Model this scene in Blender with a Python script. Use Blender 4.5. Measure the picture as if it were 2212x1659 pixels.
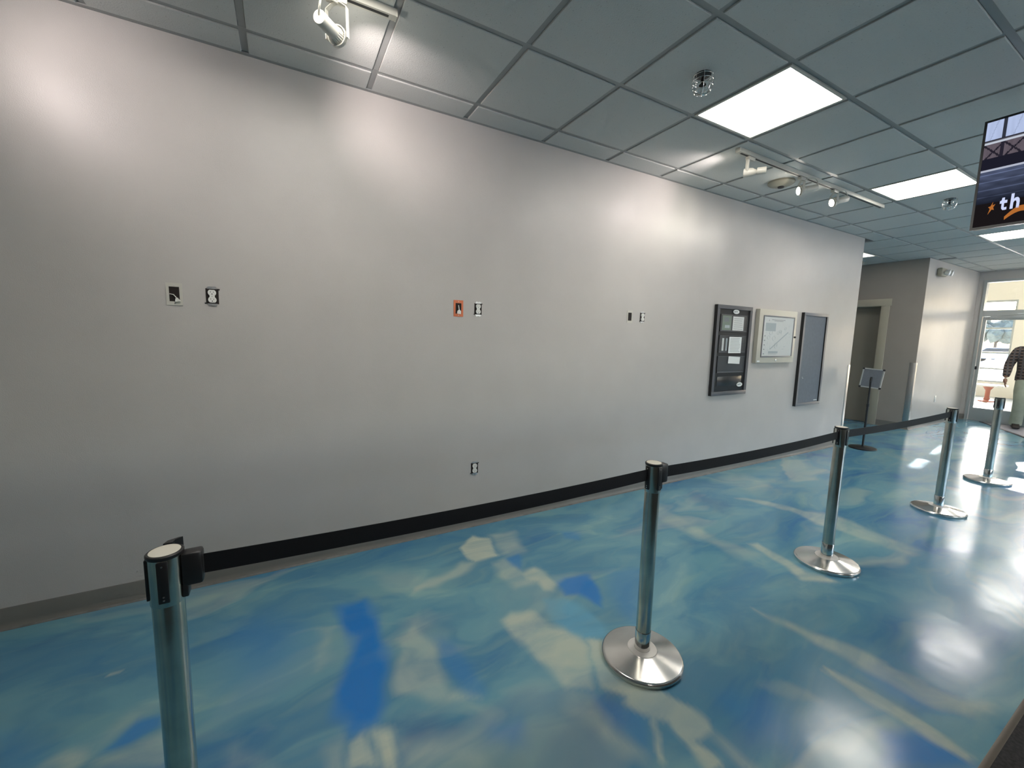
import bpy, bmesh, math, random
import numpy as np
from mathutils import Vector, Matrix, noise

for o in list(bpy.data.objects):
    bpy.data.objects.remove(o, do_unlink=True)
SC = bpy.context.scene
C = SC.collection
random.seed(7)

# ------------------------------------------------------------------ camera
ZC = 2.84                      # ceiling height
cam_d = bpy.data.cameras.new('camera')
cam_d.sensor_width = 36
cam_d.lens = 886.63 / 2212 * 36
cam_d.clip_start = 0.02
cam = bpy.data.objects.new('camera', cam_d)
C.objects.link(cam)
R = Vector((0.87449938, -0.48448805, 0.02285081))
U = Vector((0.03638027, 0.1125003, 0.99298548))
F = Vector((0.48366032, 0.86753387, -0.11600725))
cam.matrix_world = Matrix(((R.x, U.x, -F.x, 0), (R.y, U.y, -F.y, -2.71), (R.z, U.z, -F.z, 1.4253), (0, 0, 0, 1)))
SC.camera = cam

# ------------------------------------------------------------------ sky, sun, exposure
w = bpy.data.worlds.new('sky'); SC.world = w; w.use_nodes = True
nt = w.node_tree; nt.nodes.clear()
wo = nt.nodes.new('ShaderNodeOutputWorld'); bg = nt.nodes.new('ShaderNodeBackground')
sky = nt.nodes.new('ShaderNodeTexSky'); sky.sky_type = 'NISHITA'; sky.sun_disc = False
sky.sun_elevation = math.radians(40); sky.sun_rotation = math.radians(90)
sky.air_density = 1.0; sky.dust_density = 3.0
bg.inputs['Strength'].default_value = 0.8
nt.links.new(sky.outputs[0], bg.inputs[0]); nt.links.new(bg.outputs[0], wo.inputs[0])
sun_d = bpy.data.lights.new('sun', 'SUN'); sun_d.energy = 11; sun_d.angle = math.radians(0.5); sun_d.color = (1, .97, .92)
sun = bpy.data.objects.new('sun', sun_d); C.objects.link(sun)
sd = Vector((-1, -0.14, -0.45))
sun.rotation_euler = sd.to_track_quat('-Z', 'Y').to_euler(); sun.location = (30, 5, 14)

vs = SC.view_settings
SC.display_settings.display_device = 'sRGB'
vs.view_transform = 'Standard'; vs.look = 'None'; vs.gamma = 1; vs.use_curve_mapping = False
vs.exposure = 1.31

# ------------------------------------------------------------------ materials
def srgb(r, g, b):
    f = lambda c: (c/255/12.92) if c/255 <= .04045 else ((c/255+.055)/1.055)**2.4
    return (f(r), f(g), f(b), 1)

class N:
    """small node helper"""
    def __init__(s, name):
        s.m = bpy.data.materials.new(name); s.m.use_nodes = True
        s.t = s.m.node_tree; s.t.nodes.clear()
        s.out = s.t.nodes.new('ShaderNodeOutputMaterial')
    def n(s, ty, **k):
        x = s.t.nodes.new(ty)
        for a, v in k.items():
            if a.startswith('i_'):
                x.inputs[a[2:].replace('_', ' ')].default_value = v
            else: setattr(x, a, v)
        return x
    def l(s, a, b): s.t.links.new(a, b)
    def surf(s, a): s.l(a, s.out.inputs['Surface'])

def mat(name, col, rough=.5, metal=0., spec=.5, bump=0., bscale=60., var=0., vscale=4., emit=None, estr=0., coat=0., alpha=None):
    h = N(name)
    p = h.n('ShaderNodeBsdfPrincipled')
    p.inputs['Base Color'].default_value = col
    p.inputs['Roughness'].default_value = rough
    p.inputs['Metallic'].default_value = metal
    p.inputs['Specular IOR Level'].default_value = spec
    p.inputs['Coat Weight'].default_value = coat
    tc = h.n('ShaderNodeTexCoord')
    nz = h.n('ShaderNodeTexNoise'); nz.inputs['Scale'].default_value = vscale; nz.inputs['Detail'].default_value = 5
    h.l(tc.outputs['Object'], nz.inputs['Vector'])
    if var:
        mx = h.n('ShaderNodeMix', data_type='RGBA', blend_type='MULTIPLY')
        mx.inputs[0].default_value = 1
        mr = h.n('ShaderNodeMapRange'); mr.inputs[1].default_value = .3; mr.inputs[2].default_value = .7
        mr.inputs[3].default_value = 1-var; mr.inputs[4].default_value = 1+var
        h.l(nz.outputs['Fac'], mr.inputs[0]); cc = h.n('ShaderNodeCombineColor')
        for i in range(3): h.l(mr.outputs[0], cc.inputs[i])
        mx.inputs[6].default_value = col; h.l(cc.outputs[0], mx.inputs[7]); h.l(mx.outputs[2], p.inputs['Base Color'])
    if bump:
        nb = h.n('ShaderNodeTexNoise'); nb.inputs['Scale'].default_value = bscale; nb.inputs['Detail'].default_value = 4
        h.l(tc.outputs['Object'], nb.inputs['Vector'])
        b = h.n('ShaderNodeBump'); b.inputs['Strength'].default_value = bump; b.inputs['Distance'].default_value = .004
        h.l(nb.outputs['Fac'], b.inputs['Height']); h.l(b.outputs[0], p.inputs['Normal'])
    if emit:
        p.inputs['Emission Color'].default_value = emit; p.inputs['Emission Strength'].default_value = estr
    h.surf(p.outputs[0])
    return h.m

def wall_mat(name, col):
    h = N(name); p = h.n('ShaderNodeBsdfPrincipled'); p.inputs['Roughness'].default_value = .36
    p.inputs['Specular IOR Level'].default_value = .33
    tc = h.n('ShaderNodeTexCoord')
    a = h.n('ShaderNodeTexNoise'); a.inputs['Scale'].default_value = 230; a.inputs['Detail'].default_value = 3
    b = h.n('ShaderNodeTexNoise'); b.inputs['Scale'].default_value = 3; b.inputs['Detail'].default_value = 4
    h.l(tc.outputs['Object'], a.inputs['Vector']); h.l(tc.outputs['Object'], b.inputs['Vector'])
    mr = h.n('ShaderNodeMapRange'); mr.inputs[1].default_value = .3; mr.inputs[2].default_value = .7; mr.inputs[3].default_value = .97; mr.inputs[4].default_value = 1.03
    h.l(b.outputs['Fac'], mr.inputs[0])
    mx = h.n('ShaderNodeVectorMath', operation='SCALE'); mx.inputs[0].default_value = col[:3]; h.l(mr.outputs[0], mx.inputs['Scale'])
    h.l(mx.outputs[0], p.inputs['Base Color'])
    bp = h.n('ShaderNodeBump'); bp.inputs['Strength'].default_value = .22; bp.inputs['Distance'].default_value = .003
    h.l(a.outputs['Fac'], bp.inputs['Height'])
    bp2 = h.n('ShaderNodeBump'); bp2.inputs['Strength'].default_value = .12; bp2.inputs['Distance'].default_value = .03
    h.l(b.outputs['Fac'], bp2.inputs['Height']); h.l(bp.outputs[0], bp2.inputs['Normal'])
    h.l(bp2.outputs[0], p.inputs['Normal']); h.surf(p.outputs[0]); return h.m

def emis(name, col, s):
    h = N(name); e = h.n('ShaderNodeEmission'); e.inputs[0].default_value = col; e.inputs[1].default_value = s
    h.surf(e.outputs[0]); return h.m

def glass_mat(name, tint=(.97, .97, .97, 1)):
    h = N(name); tr = h.n('ShaderNodeBsdfTransparent'); tr.inputs[0].default_value = tint
    gl = h.n('ShaderNodeBsdfGlossy'); gl.inputs['Roughness'].default_value = .02
    lw = h.n('ShaderNodeLayerWeight'); lw.inputs[0].default_value = .5
    pw = h.n('ShaderNodeMath', operation='POWER'); h.l(lw.outputs['Facing'], pw.inputs[0]); pw.inputs[1].default_value = 4
    fr = h.n('ShaderNodeMath', operation='MULTIPLY_ADD'); h.l(pw.outputs[0], fr.inputs[0]); fr.inputs[1].default_value = .9; fr.inputs[2].default_value = .04
    mx = h.n('ShaderNodeMixShader'); h.l(fr.outputs[0], mx.inputs[0]); h.l(tr.outputs[0], mx.inputs[1]); h.l(gl.outputs[0], mx.inputs[2])
    h.surf(mx.outputs[0]); return h.m

def tile_mat():
    h = N('acoustic_tile'); p = h.n('ShaderNodeBsdfPrincipled'); p.inputs['Roughness'].default_value = .9
    tc = h.n('ShaderNodeTexCoord')
    a = h.n('ShaderNodeTexNoise'); a.inputs['Scale'].default_value = 150; a.inputs['Detail'].default_value = 3
    v = h.n('ShaderNodeTexVoronoi'); v.inputs['Scale'].default_value = 55; v.inputs['Randomness'].default_value = 1
    b = h.n('ShaderNodeTexNoise'); b.inputs['Scale'].default_value = 2.2
    for x in (a, v, b): h.l(tc.outputs['Object'], x.inputs['Vector'])
    r = h.n('ShaderNodeValToRGB'); r.color_ramp.elements[0].position = .10; r.color_ramp.elements[1].position = .2
    r.color_ramp.elements[0].color = (.72, .72, .72, 1); h.l(v.outputs['Distance'], r.inputs[0])
    g = h.n('ShaderNodeMath', operation='GREATER_THAN'); g.inputs[1].default_value = .52; h.l(a.outputs['Fac'], g.inputs[0])
    mxf = h.n('ShaderNodeMix', data_type='RGBA'); h.l(g.outputs[0], mxf.inputs[0]); mxf.inputs[6].default_value = (1, 1, 1, 1); h.l(r.outputs[0], mxf.inputs[7])
    m2 = h.n('ShaderNodeMix', data_type='RGBA', blend_type='MULTIPLY'); m2.inputs[0].default_value = 1
    m2.inputs[6].default_value = TILE; h.l(mxf.outputs[2], m2.inputs[7])
    h.l(m2.outputs[2], p.inputs['Base Color'])
    bp = h.n('ShaderNodeBump'); bp.inputs['Strength'].default_value = .5; bp.inputs['Distance'].default_value = .004
    h.l(a.outputs['Fac'], bp.inputs['Height']); h.l(bp.outputs[0], p.inputs['Normal'])
    h.surf(p.outputs[0]); return h.m

def floor_mat():
    h = N('marbled_epoxy'); p = h.n('ShaderNodeBsdfPrincipled')
    tc = h.n('ShaderNodeTexCoord')
    mp = h.n('ShaderNodeMapping'); mp.inputs['Rotation'].default_value = (0, 0, -.35); mp.inputs['Scale'].default_value = (.75, 1.7, 1)
    h.l(tc.outputs['Object'], mp.inputs['Vector'])
    wn = h.n('ShaderNodeTexNoise'); wn.inputs['Scale'].default_value = .9; wn.inputs['Detail'].default_value = 3
    h.l(mp.outputs[0], wn.inputs['Vector'])
    vm = h.n('ShaderNodeVectorMath', operation='MULTIPLY_ADD'); vm.inputs[1].default_value = (1.6, 1.6, 0); h.l(wn.outputs['Color'], vm.inputs[0]); h.l(mp.outputs[0], vm.inputs[2])
    a = h.n('ShaderNodeTexNoise'); a.inputs['Scale'].default_value = 1.5; a.inputs['Detail'].default_value = 5; a.inputs['Roughness'].default_value = .5
    h.l(vm.outputs[0], a.inputs['Vector'])
    r = h.n('ShaderNodeValToRGB'); cr = r.color_ramp; cr.interpolation = 'EASE'
    cr.elements[0].position = .30; cr.elements[0].color = FB0
    cr.elements[1].position = .72; cr.elements[1].color = FB3
    e = cr.elements.new(.44); e.color = FB1
    e = cr.elements.new(.58); e.color = FB2
    h.l(a.outputs['Fac'], r.inputs[0])
    # loose veins of pale cream away from the strokes
    vn = h.n('ShaderNodeTexNoise'); vn.inputs['Scale'].default_value = 1.1; vn.inputs['Detail'].default_value = 3; vn.inputs['Distortion'].default_value = .6
    mp2 = h.n('ShaderNodeMapping'); mp2.inputs['Location'].default_value = (7.3, 2.1, 0); h.l(vm.outputs[0], mp2.inputs['Vector']); h.l(mp2.outputs[0], vn.inputs['Vector'])
    vr = h.n('ShaderNodeMapRange'); vr.inputs[1].default_value = .60; vr.inputs[2].default_value = .72; vr.inputs[3].default_value = 0; vr.inputs[4].default_value = .45
    h.l(vn.outputs['Fac'], vr.inputs[0])
    def mixc(fac, c1, c2):
        m = h.n('ShaderNodeMix', data_type='RGBA'); h.l(fac, m.inputs[0]); h.l(c1, m.inputs[6]) ; m.inputs[7].default_value = c2; return m.outputs[2]
    col = mixc(vr.outputs[0], r.outputs[0], FCREAM)
    for sc_, lo_, hi_, am_, c_, off in ((3.2, .50, .72, .34, FTEAL, (3, 9, 0)), (2.4, .54, .74, .36, FDEEP, (11, 4, 0)), (8.5, .48, .7, .12, FTEAL, (1, 17, 0))):
        mpx = h.n('ShaderNodeMapping'); mpx.inputs['Location'].default_value = off; mpx.inputs['Scale'].default_value = (.55, 1.25, 1)
        h.l(vm.outputs[0], mpx.inputs['Vector'])
        nn = h.n('ShaderNodeTexNoise'); nn.inputs['Scale'].default_value = sc_; nn.inputs['Detail'].default_value = 3.5; nn.inputs['Distortion'].default_value = .25
        h.l(mpx.outputs[0], nn.inputs['Vector'])
        rx = h.n('ShaderNodeMapRange', interpolation_type='SMOOTHSTEP'); rx.inputs[1].default_value = lo_; rx.inputs[2].default_value = hi_; rx.inputs[3].default_value = 0; rx.inputs[4].default_value = am_
        h.l(nn.outputs['Fac'], rx.inputs[0]); col = mixc(rx.outputs[0], col, c_)
    # fine cloudy modulation for the mask edges
    for nm, c in (('lightblue', FLIGHT), ('blue', FBLUE), ('dark', FDARK), ('cream', FCREAM)):
        at = h.n('ShaderNodeAttribute'); at.attribute_name = nm
        mm = h.n('ShaderNodeMath', operation='MULTIPLY'); h.l(at.outputs['Fac'], mm.inputs[0])
        nz = h.n('ShaderNodeTexNoise'); nz.inputs['Scale'].default_value = 4; nz.inputs['Detail'].default_value = 6
        h.l(vm.outputs[0], nz.inputs['Vector'])
        rr = h.n('ShaderNodeMapRange'); rr.inputs[1].default_value = .35; rr.inputs[2].default_value = .65; rr.inputs[3].default_value = (.9 if nm == 'blue' else .55); rr.inputs[4].default_value = 1.05
        h.l(nz.outputs['Fac'], rr.inputs[0]); h.l(rr.outputs[0], mm.inputs[1])
        col = mixc(mm.outputs[0], col, c)
    h.l(col, p.inputs['Base Color'])
    p.inputs['Roughness'].default_value = .2; p.inputs['Specular IOR Level'].default_value = .5
    rn = h.n('ShaderNodeTexNoise'); rn.inputs['Scale'].default_value = 2.5; rn.inputs['Detail'].default_value = 6
    h.l(tc.outputs['Object'], rn.inputs['Vector'])
    rm = h.n('ShaderNodeMapRange'); rm.inputs[1].default_value = .3; rm.inputs[2].default_value = .7; rm.inputs[3].default_value = FR0; rm.inputs[4].default_value = FR1
    h.l(rn.outputs['Fac'], rm.inputs[0]); h.l(rm.outputs[0], p.inputs['Roughness'])
    b1 = h.n('ShaderNodeTexNoise'); b1.inputs['Scale'].default_value = 9; b1.inputs['Detail'].default_value = 1.5; h.l(tc.outputs['Object'], b1.inputs['Vector'])
    bp = h.n('ShaderNodeBump'); bp.inputs['Strength'].default_value = .07; bp.inputs['Distance'].default_value = .01; h.l(b1.outputs['Fac'], bp.inputs['Height'])
    h.l(bp.outputs[0], p.inputs['Normal'])
    h.surf(p.outputs[0]); return h.m

def plaid_mat():
    h = N('dark_plaid_cloth'); p = h.n('ShaderNodeBsdfPrincipled'); p.inputs['Roughness'].default_value = .9
    tc = h.n('ShaderNodeTexCoord')
    col = None
    for ax, c in (('Z', (.16, .11, .09, 1)), ('Y', (.10, .09, .09, 1))):
        wv = h.n('ShaderNodeTexWave', wave_type='BANDS', bands_direction=ax); wv.inputs['Scale'].default_value = 6; wv.inputs['Distortion'].default_value = 1.5
        h.l(tc.outputs['Object'], wv.inputs['Vector'])
        g = h.n('ShaderNodeMath', operation='GREATER_THAN'); g.inputs[1].default_value = .62; h.l(wv.outputs['Fac'], g.inputs[0])
        m = h.n('ShaderNodeMix', data_type='RGBA')
        m.inputs[0].default_value = 0; h.l(g.outputs[0], m.inputs[0])
        if col is None: m.inputs[6].default_value = (.035, .03, .03, 1)
        else: h.l(col, m.inputs[6])
        m.inputs[7].default_value = c; col = m.outputs[2]
    h.l(col, p.inputs['Base Color']); h.surf(p.outputs[0]); return h.m

TILE = (.55, .56, .535, 1)
FB0 = srgb(56, 114, 158); FB1 = srgb(78, 132, 160); FB2 = srgb(100, 150, 166); FB3 = srgb(128, 168, 172); FTEAL = srgb(122, 160, 158); FDEEP = srgb(50, 106, 148)
FCREAM = srgb(182, 192, 176); FBLUE = srgb(24, 116, 192); FDARK = srgb(52, 90, 140); FLIGHT = srgb(100, 165, 195)
FR0, FR1 = .14, .24

M = dict(
    wall=wall_mat('grey_wall_paint', (.505, .485, .462)),
    wall_dark=wall_mat('darkened_unseen_wall', (.19, .18, .17)),  # unseen right wall, darkened to cut fill and darken post reflections
    wall_taupe=wall_mat('taupe_wall_tone', (.36, .325, .285)),  # darker, warmer tone than the long wall
    wall_beige=mat('beige_wall_paint', srgb(240, 236, 224), .6),
    tile=tile_mat(), floor=floor_mat(),
    tbar=mat('grey_grid_metal', (.30, .31, .30, 1), .4),
    base=mat('grey_rubber', srgb(116, 115, 110), .45, var=.08),
    caulk=mat('pale_caulk', srgb(108, 110, 108), .6, var=.25, vscale=14),
    chrome=mat('polished_steel', (.78, .77, .74, 1), .13, 1, bump=.02, bscale=20),
    brushed=mat('worn_steel', (.56, .56, .50, 1), .22, 1, bump=.08, bscale=25, var=.18, vscale=9),
    disc=mat('pale_brushed_disc', (.62, .61, .58, 1), .5, .7),
    basemetal=mat('dull_steel', (.70, .69, .66, 1), .2, 1, bump=.015, bscale=9, var=.1, vscale=7),
    black=mat('black_plastic', (.012, .012, .013, 1), .38),
    belt=mat('black_webbing', (.005, .005, .006, 1), .6, 0, .3, bump=.2, bscale=300),
    white=mat('white_plastic', (.78, .78, .74, 1), .4),
    capwhite=mat('pale_cap_disc', srgb(208, 204, 190), .5),
    lampwhite=mat('white_enamel', (.52, .51, .45, 1), .35),
    diffuser=emis('light_diffuser', (1, .94, .87, 1), 9.0),
    diffuser_dim=emis('dim_light_diffuser', (1, .95, .88, 1), 1.3),
    lens=emis('lamp_lens', (1, .93, .82, 1), 25),
    lens_em=mat('clear_lens', (.8, .83, .84, 1), .1),
    aluminium=mat('anodised_aluminium', srgb(178, 184, 184), .38, .6),
    glass=glass_mat('window_glass'),
    acrylic=glass_mat('clear_acrylic', (.985, .985, .985, 1)),
    framegrey=mat('grey_metal_frame', srgb(88, 90, 94), .4, .3),
    framedark=mat('black_panel', (.010, .011, .012, 1), .28),
    framelight=mat('silver_grey_frame', srgb(128, 130, 134), .4, .4),
    board=mat('grey_felt', srgb(112, 118, 126), .85, var=.05, vscale=30),
    beigebox=mat('beige_enamel', srgb(196, 192, 178), .4),
    paper=mat('white_paper', srgb(224, 228, 226), .7),
    paperg=mat('green_grey_paper', srgb(120, 138, 124), .7),
    ink=mat('grey_ink', srgb(120, 128, 132), .7),
    inkl=mat('pale_ink', srgb(178, 190, 194), .7),
    orange=mat('orange_plastic', srgb(214, 116, 72), .45),
    platewhite=mat('thin_white_plate', srgb(196, 194, 184), .45),
    hole=mat('flat_shade_black', (.012, .007, .006, 1), .8),  # flat black painted in for the shade inside wall boxes
    brass=mat('steel_screw', (.6, .6, .58, 1), .3, 1),
    strap=mat('galvanised_strap', (.55, .56, .57, 1), .35, .8),
    tan=mat('tan_plastic', srgb(160, 156, 140), .5),
    vent=mat('dark_vent', (.03, .03, .03, 1), .6),
    trimwood=mat('grey_door_casing', srgb(176, 170, 152), .45),
    doorslab=mat('grey_door_paint', srgb(150, 143, 130), .5),
    mirror=mat('stainless_guard', (.60, .60, .59, 1), .36, 1),
    mat_dark=mat('grey_entrance_mat', srgb(150, 150, 156), .9, bump=.3, bscale=400),
    matedge=mat('black_rubber_edge', (.02, .02, .022, 1), .6),
    granite=mat('black_speckled_stone', (.010, .010, .011, 1), .6, 0, .2, var=.9, vscale=260),
    bronze=mat('brown_metal_edge', srgb(92, 84, 74), .45, .2),
    laminate=mat('dark_laminate', (.05, .048, .046, 1), .5),
    tvblack=mat('black_bezel', (.008, .008, .010, 1), .25),
    skin=mat('skin', srgb(150, 112, 92), .55),
    plaid=plaid_mat(),
    khaki=mat('pale_khaki_cloth', srgb(158, 164, 146), .9, bump=.5, bscale=18, var=.12, vscale=9),
    hair=mat('brown_hair', (.05, .035, .025, 1), .7),
    shoe=mat('dark_leather', (.025, .018, .015, 1), .5),
    redbrown=mat('red_brown_metal', srgb(168, 98, 76), .5),
    asphalt=mat('pale_concrete', srgb(205, 203, 196), .8, var=.08),
    vfloor=mat('grey_vestibule_tile', srgb(170, 178, 178), .4),
    leaf=mat('dull_green_leaves', (.10, .12, .10, 1), .8, var=.3),
    bark=mat('bark', (.10, .08, .06, 1), .8),
    carp=mat('pale_blue_car_paint', srgb(150, 156, 168), .3, .3),
    tyre=mat('tyre_rubber', (.02, .02, .02, 1), .8),
    carglass=mat('dark_car_glass', (.03, .035, .04, 1), .1),
)

# ------------------------------------------------------------------ mesh helpers
class MB:
    def __init__(s): s.b = bmesh.new()
    def box(s, x0, x1, y0, y1, z0, z1, mi=0, bev=0):
        vs_ = [s.b.verts.new((x, y, z)) for x in (x0, x1) for y in (y0, y1) for z in (z0, z1)]
        fs = []
        for q in ((0, 1, 3, 2), (4, 6, 7, 5), (0, 4, 5, 1), (2, 3, 7, 6), (0, 2, 6, 4), (1, 5, 7, 3)):
            f = s.b.faces.new([vs_[i] for i in q]); f.material_index = mi; fs.append(f)
        if bev:
            es = list({e for f in fs for e in f.edges})
            r = bmesh.ops.bevel(s.b, geom=es, offset=bev, segments=2, affect='EDGES', profile=.5, clamp_overlap=True)
            for f in r['faces']: f.material_index = mi
        return s
    def lathe(s, prof, p0=(0, 0, 0), ax=(0, 0, 1), seg=32, mi=0, cap=True, sm=True):
        ax = Vector(ax).normalized(); p0 = Vector(p0)
        a = ax.orthogonal().normalized(); b = ax.cross(a)
        rings = []
        for r, h in prof:
            if r < 1e-6: rings.append([s.b.verts.new(p0+ax*h)])
            else: rings.append([s.b.verts.new(p0+ax*h+(a*math.cos(2*math.pi*i/seg)+b*math.sin(2*math.pi*i/seg))*r) for i in range(seg)])
        for A, B in zip(rings, rings[1:]):
            for i in range(seg):
                j = (i+1) % seg
                if len(A) == 1 and len(B) == 1: continue
                if len(A) == 1: f = s.b.faces.new((A[0], B[j], B[i]))
                elif len(B) == 1: f = s.b.faces.new((A[i], A[j], B[0]))
                else: f = s.b.faces.new((A[i], A[j], B[j], B[i]))
                f.material_index = mi; f.smooth = sm
        if cap:
            for rg, rev in ((rings[0], True), (rings[-1], False)):
                if len(rg) > 1:
                    f = s.b.faces.new(rg[::-1] if rev else rg); f.material_index = mi
        return s
    def cyl(s, p0, p1, r, r1=None, seg=24, mi=0):
        p0, p1 = Vector(p0), Vector(p1); d = p1-p0
        return s.lathe([(r, 0), (r if r1 is None else r1, d.length)], p0, d, seg, mi)
    def tube(s, pts, r, seg=10, mi=0, closed=False):
        pts = [Vector(p) for p in pts]; n = len(pts); rings = []
        up = None
        for i, p in enumerate(pts):
            if closed: t = (pts[(i+1) % n]-pts[i-1])
            else: t = pts[min(i+1, n-1)]-pts[max(i-1, 0)]
            t.normalize()
            if up is None: up = t.orthogonal().normalized()
            up = (up-t*up.dot(t)).normalized(); v = t.cross(up)
            rings.append([s.b.verts.new(p+(up*math.cos(2*math.pi*k/seg)+v*math.sin(2*math.pi*k/seg))*r) for k in range(seg)])
        m = n if closed else n-1
        for i in range(m):
            A, B = rings[i], rings[(i+1) % n]
            off = 0
            if closed and i == n-1:
                off = min(range(seg), key=lambda o: (A[0].co-B[o].co).length)
            for k in range(seg):
                f = s.b.faces.new((A[k], A[(k+1) % seg], B[(k+1+off) % seg], B[(k+off) % seg])); f.material_index = mi; f.smooth = True
        if not closed:
            f = s.b.faces.new(rings[0][::-1]); f.material_index = mi; f = s.b.faces.new(rings[-1]); f.material_index = mi
        return s
    def limb(s, pts, rad, seg=20, mi=0, sub=3):
        # smooth tapering limb through the points; rad = (side radius, depth radius) pairs
        P = [Vector(p) for p in pts]; n = len(P); Q, Rd = [], []
        for i in range(n-1):
            a, b, c, d = P[max(i-1, 0)], P[i], P[i+1], P[min(i+2, n-1)]
            for k in range(sub):
                t = k/sub
                Q.append(.5*((2*b)+(c-a)*t+(2*a-5*b+4*c-d)*t*t+(3*b-a-3*c+d)*t**3))
                Rd.append((rad[i][0]*(1-t)+rad[i+1][0]*t, rad[i][1]*(1-t)+rad[i+1][1]*t))
        Q.append(P[-1]); Rd.append(rad[-1]); rings = []
        for i, p in enumerate(Q):
            t = (Q[min(i+1, len(Q)-1)]-Q[max(i-1, 0)]).normalized()
            u = Vector((0, 1, 0)); u = (u-t*u.dot(t)).normalized(); v = t.cross(u)
            rings.append([s.b.verts.new(p+u*math.cos(2*math.pi*k/seg)*Rd[i][0]+v*math.sin(2*math.pi*k/seg)*Rd[i][1]) for k in range(seg)])
        for A, B in zip(rings, rings[1:]):
            for k in range(seg):
                f = s.b.faces.new((A[k], A[(k+1) % seg], B[(k+1) % seg], B[k])); f.material_index = mi; f.smooth = True
        s.b.faces.new(rings[0][::-1]); s.b.faces.new(rings[-1])
        return s
    def prism(s, poly, o, u, v, d, mi=0):
        """polygon (2-D) laid in plane o+u*x+v*y, thickened by vector d"""
        o, u, v, d = Vector(o), Vector(u), Vector(v), Vector(d)
        A = [s.b.verts.new(o+u*x+v*y) for x, y in poly]; B = [s.b.verts.new(q.co+d) for q in A]
        n = len(A); f = s.b.faces.new(A[::-1]); f.material_index = mi; f = s.b.faces.new(B); f.material_index = mi
        for i in range(n):
            f = s.b.faces.new((A[i], A[(i+1) % n], B[(i+1) % n], B[i])); f.material_index = mi
        return s
    def quad(s, *p, mi=0):
        f = s.b.faces.new([s.b.verts.new(q) for q in p]); f.material_index = mi; return s
    def build(s, name, mats, parent=None, loc=None, sharp=35):
        bmesh.ops.recalc_face_normals(s.b, faces=s.b.faces[:])
        me = bpy.data.meshes.new(name); s.b.to_mesh(me); s.b.free()
        for m in (mats if isinstance(mats, (list, tuple)) else [mats]): me.materials.append(M[m] if isinstance(m, str) else m)
        me.set_sharp_from_angle(angle=math.radians(sharp))
        o = bpy.data.objects.new(name, me); C.objects.link(o)
        if loc is not None: o.location = loc
        if parent is not None: o.parent = parent
        return o

def tag(o, label=None, cat=None, group=None, kind=None):
    if label: o['label'] = label
    if cat: o['category'] = cat
    if group: o['group'] = group
    if kind: o['kind'] = kind
    return o
def empty(name, loc, label, cat, group=None, kind=None, rz=0):
    o = bpy.data.objects.new(name, None); C.objects.link(o); o.location = loc; o.rotation_euler = (0, 0, rz)
    o.empty_display_size = .1
    return tag(o, label, cat, group, kind)
def copy_tree(o, parent=None):
    c = o.copy(); C.objects.link(c); c.parent = parent
    for ch in [x for x in bpy.data.objects if x.parent == o]: copy_tree(ch, c)
    return c
def struct(o, label, cat): return tag(o, label, cat, None, 'structure')

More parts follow.
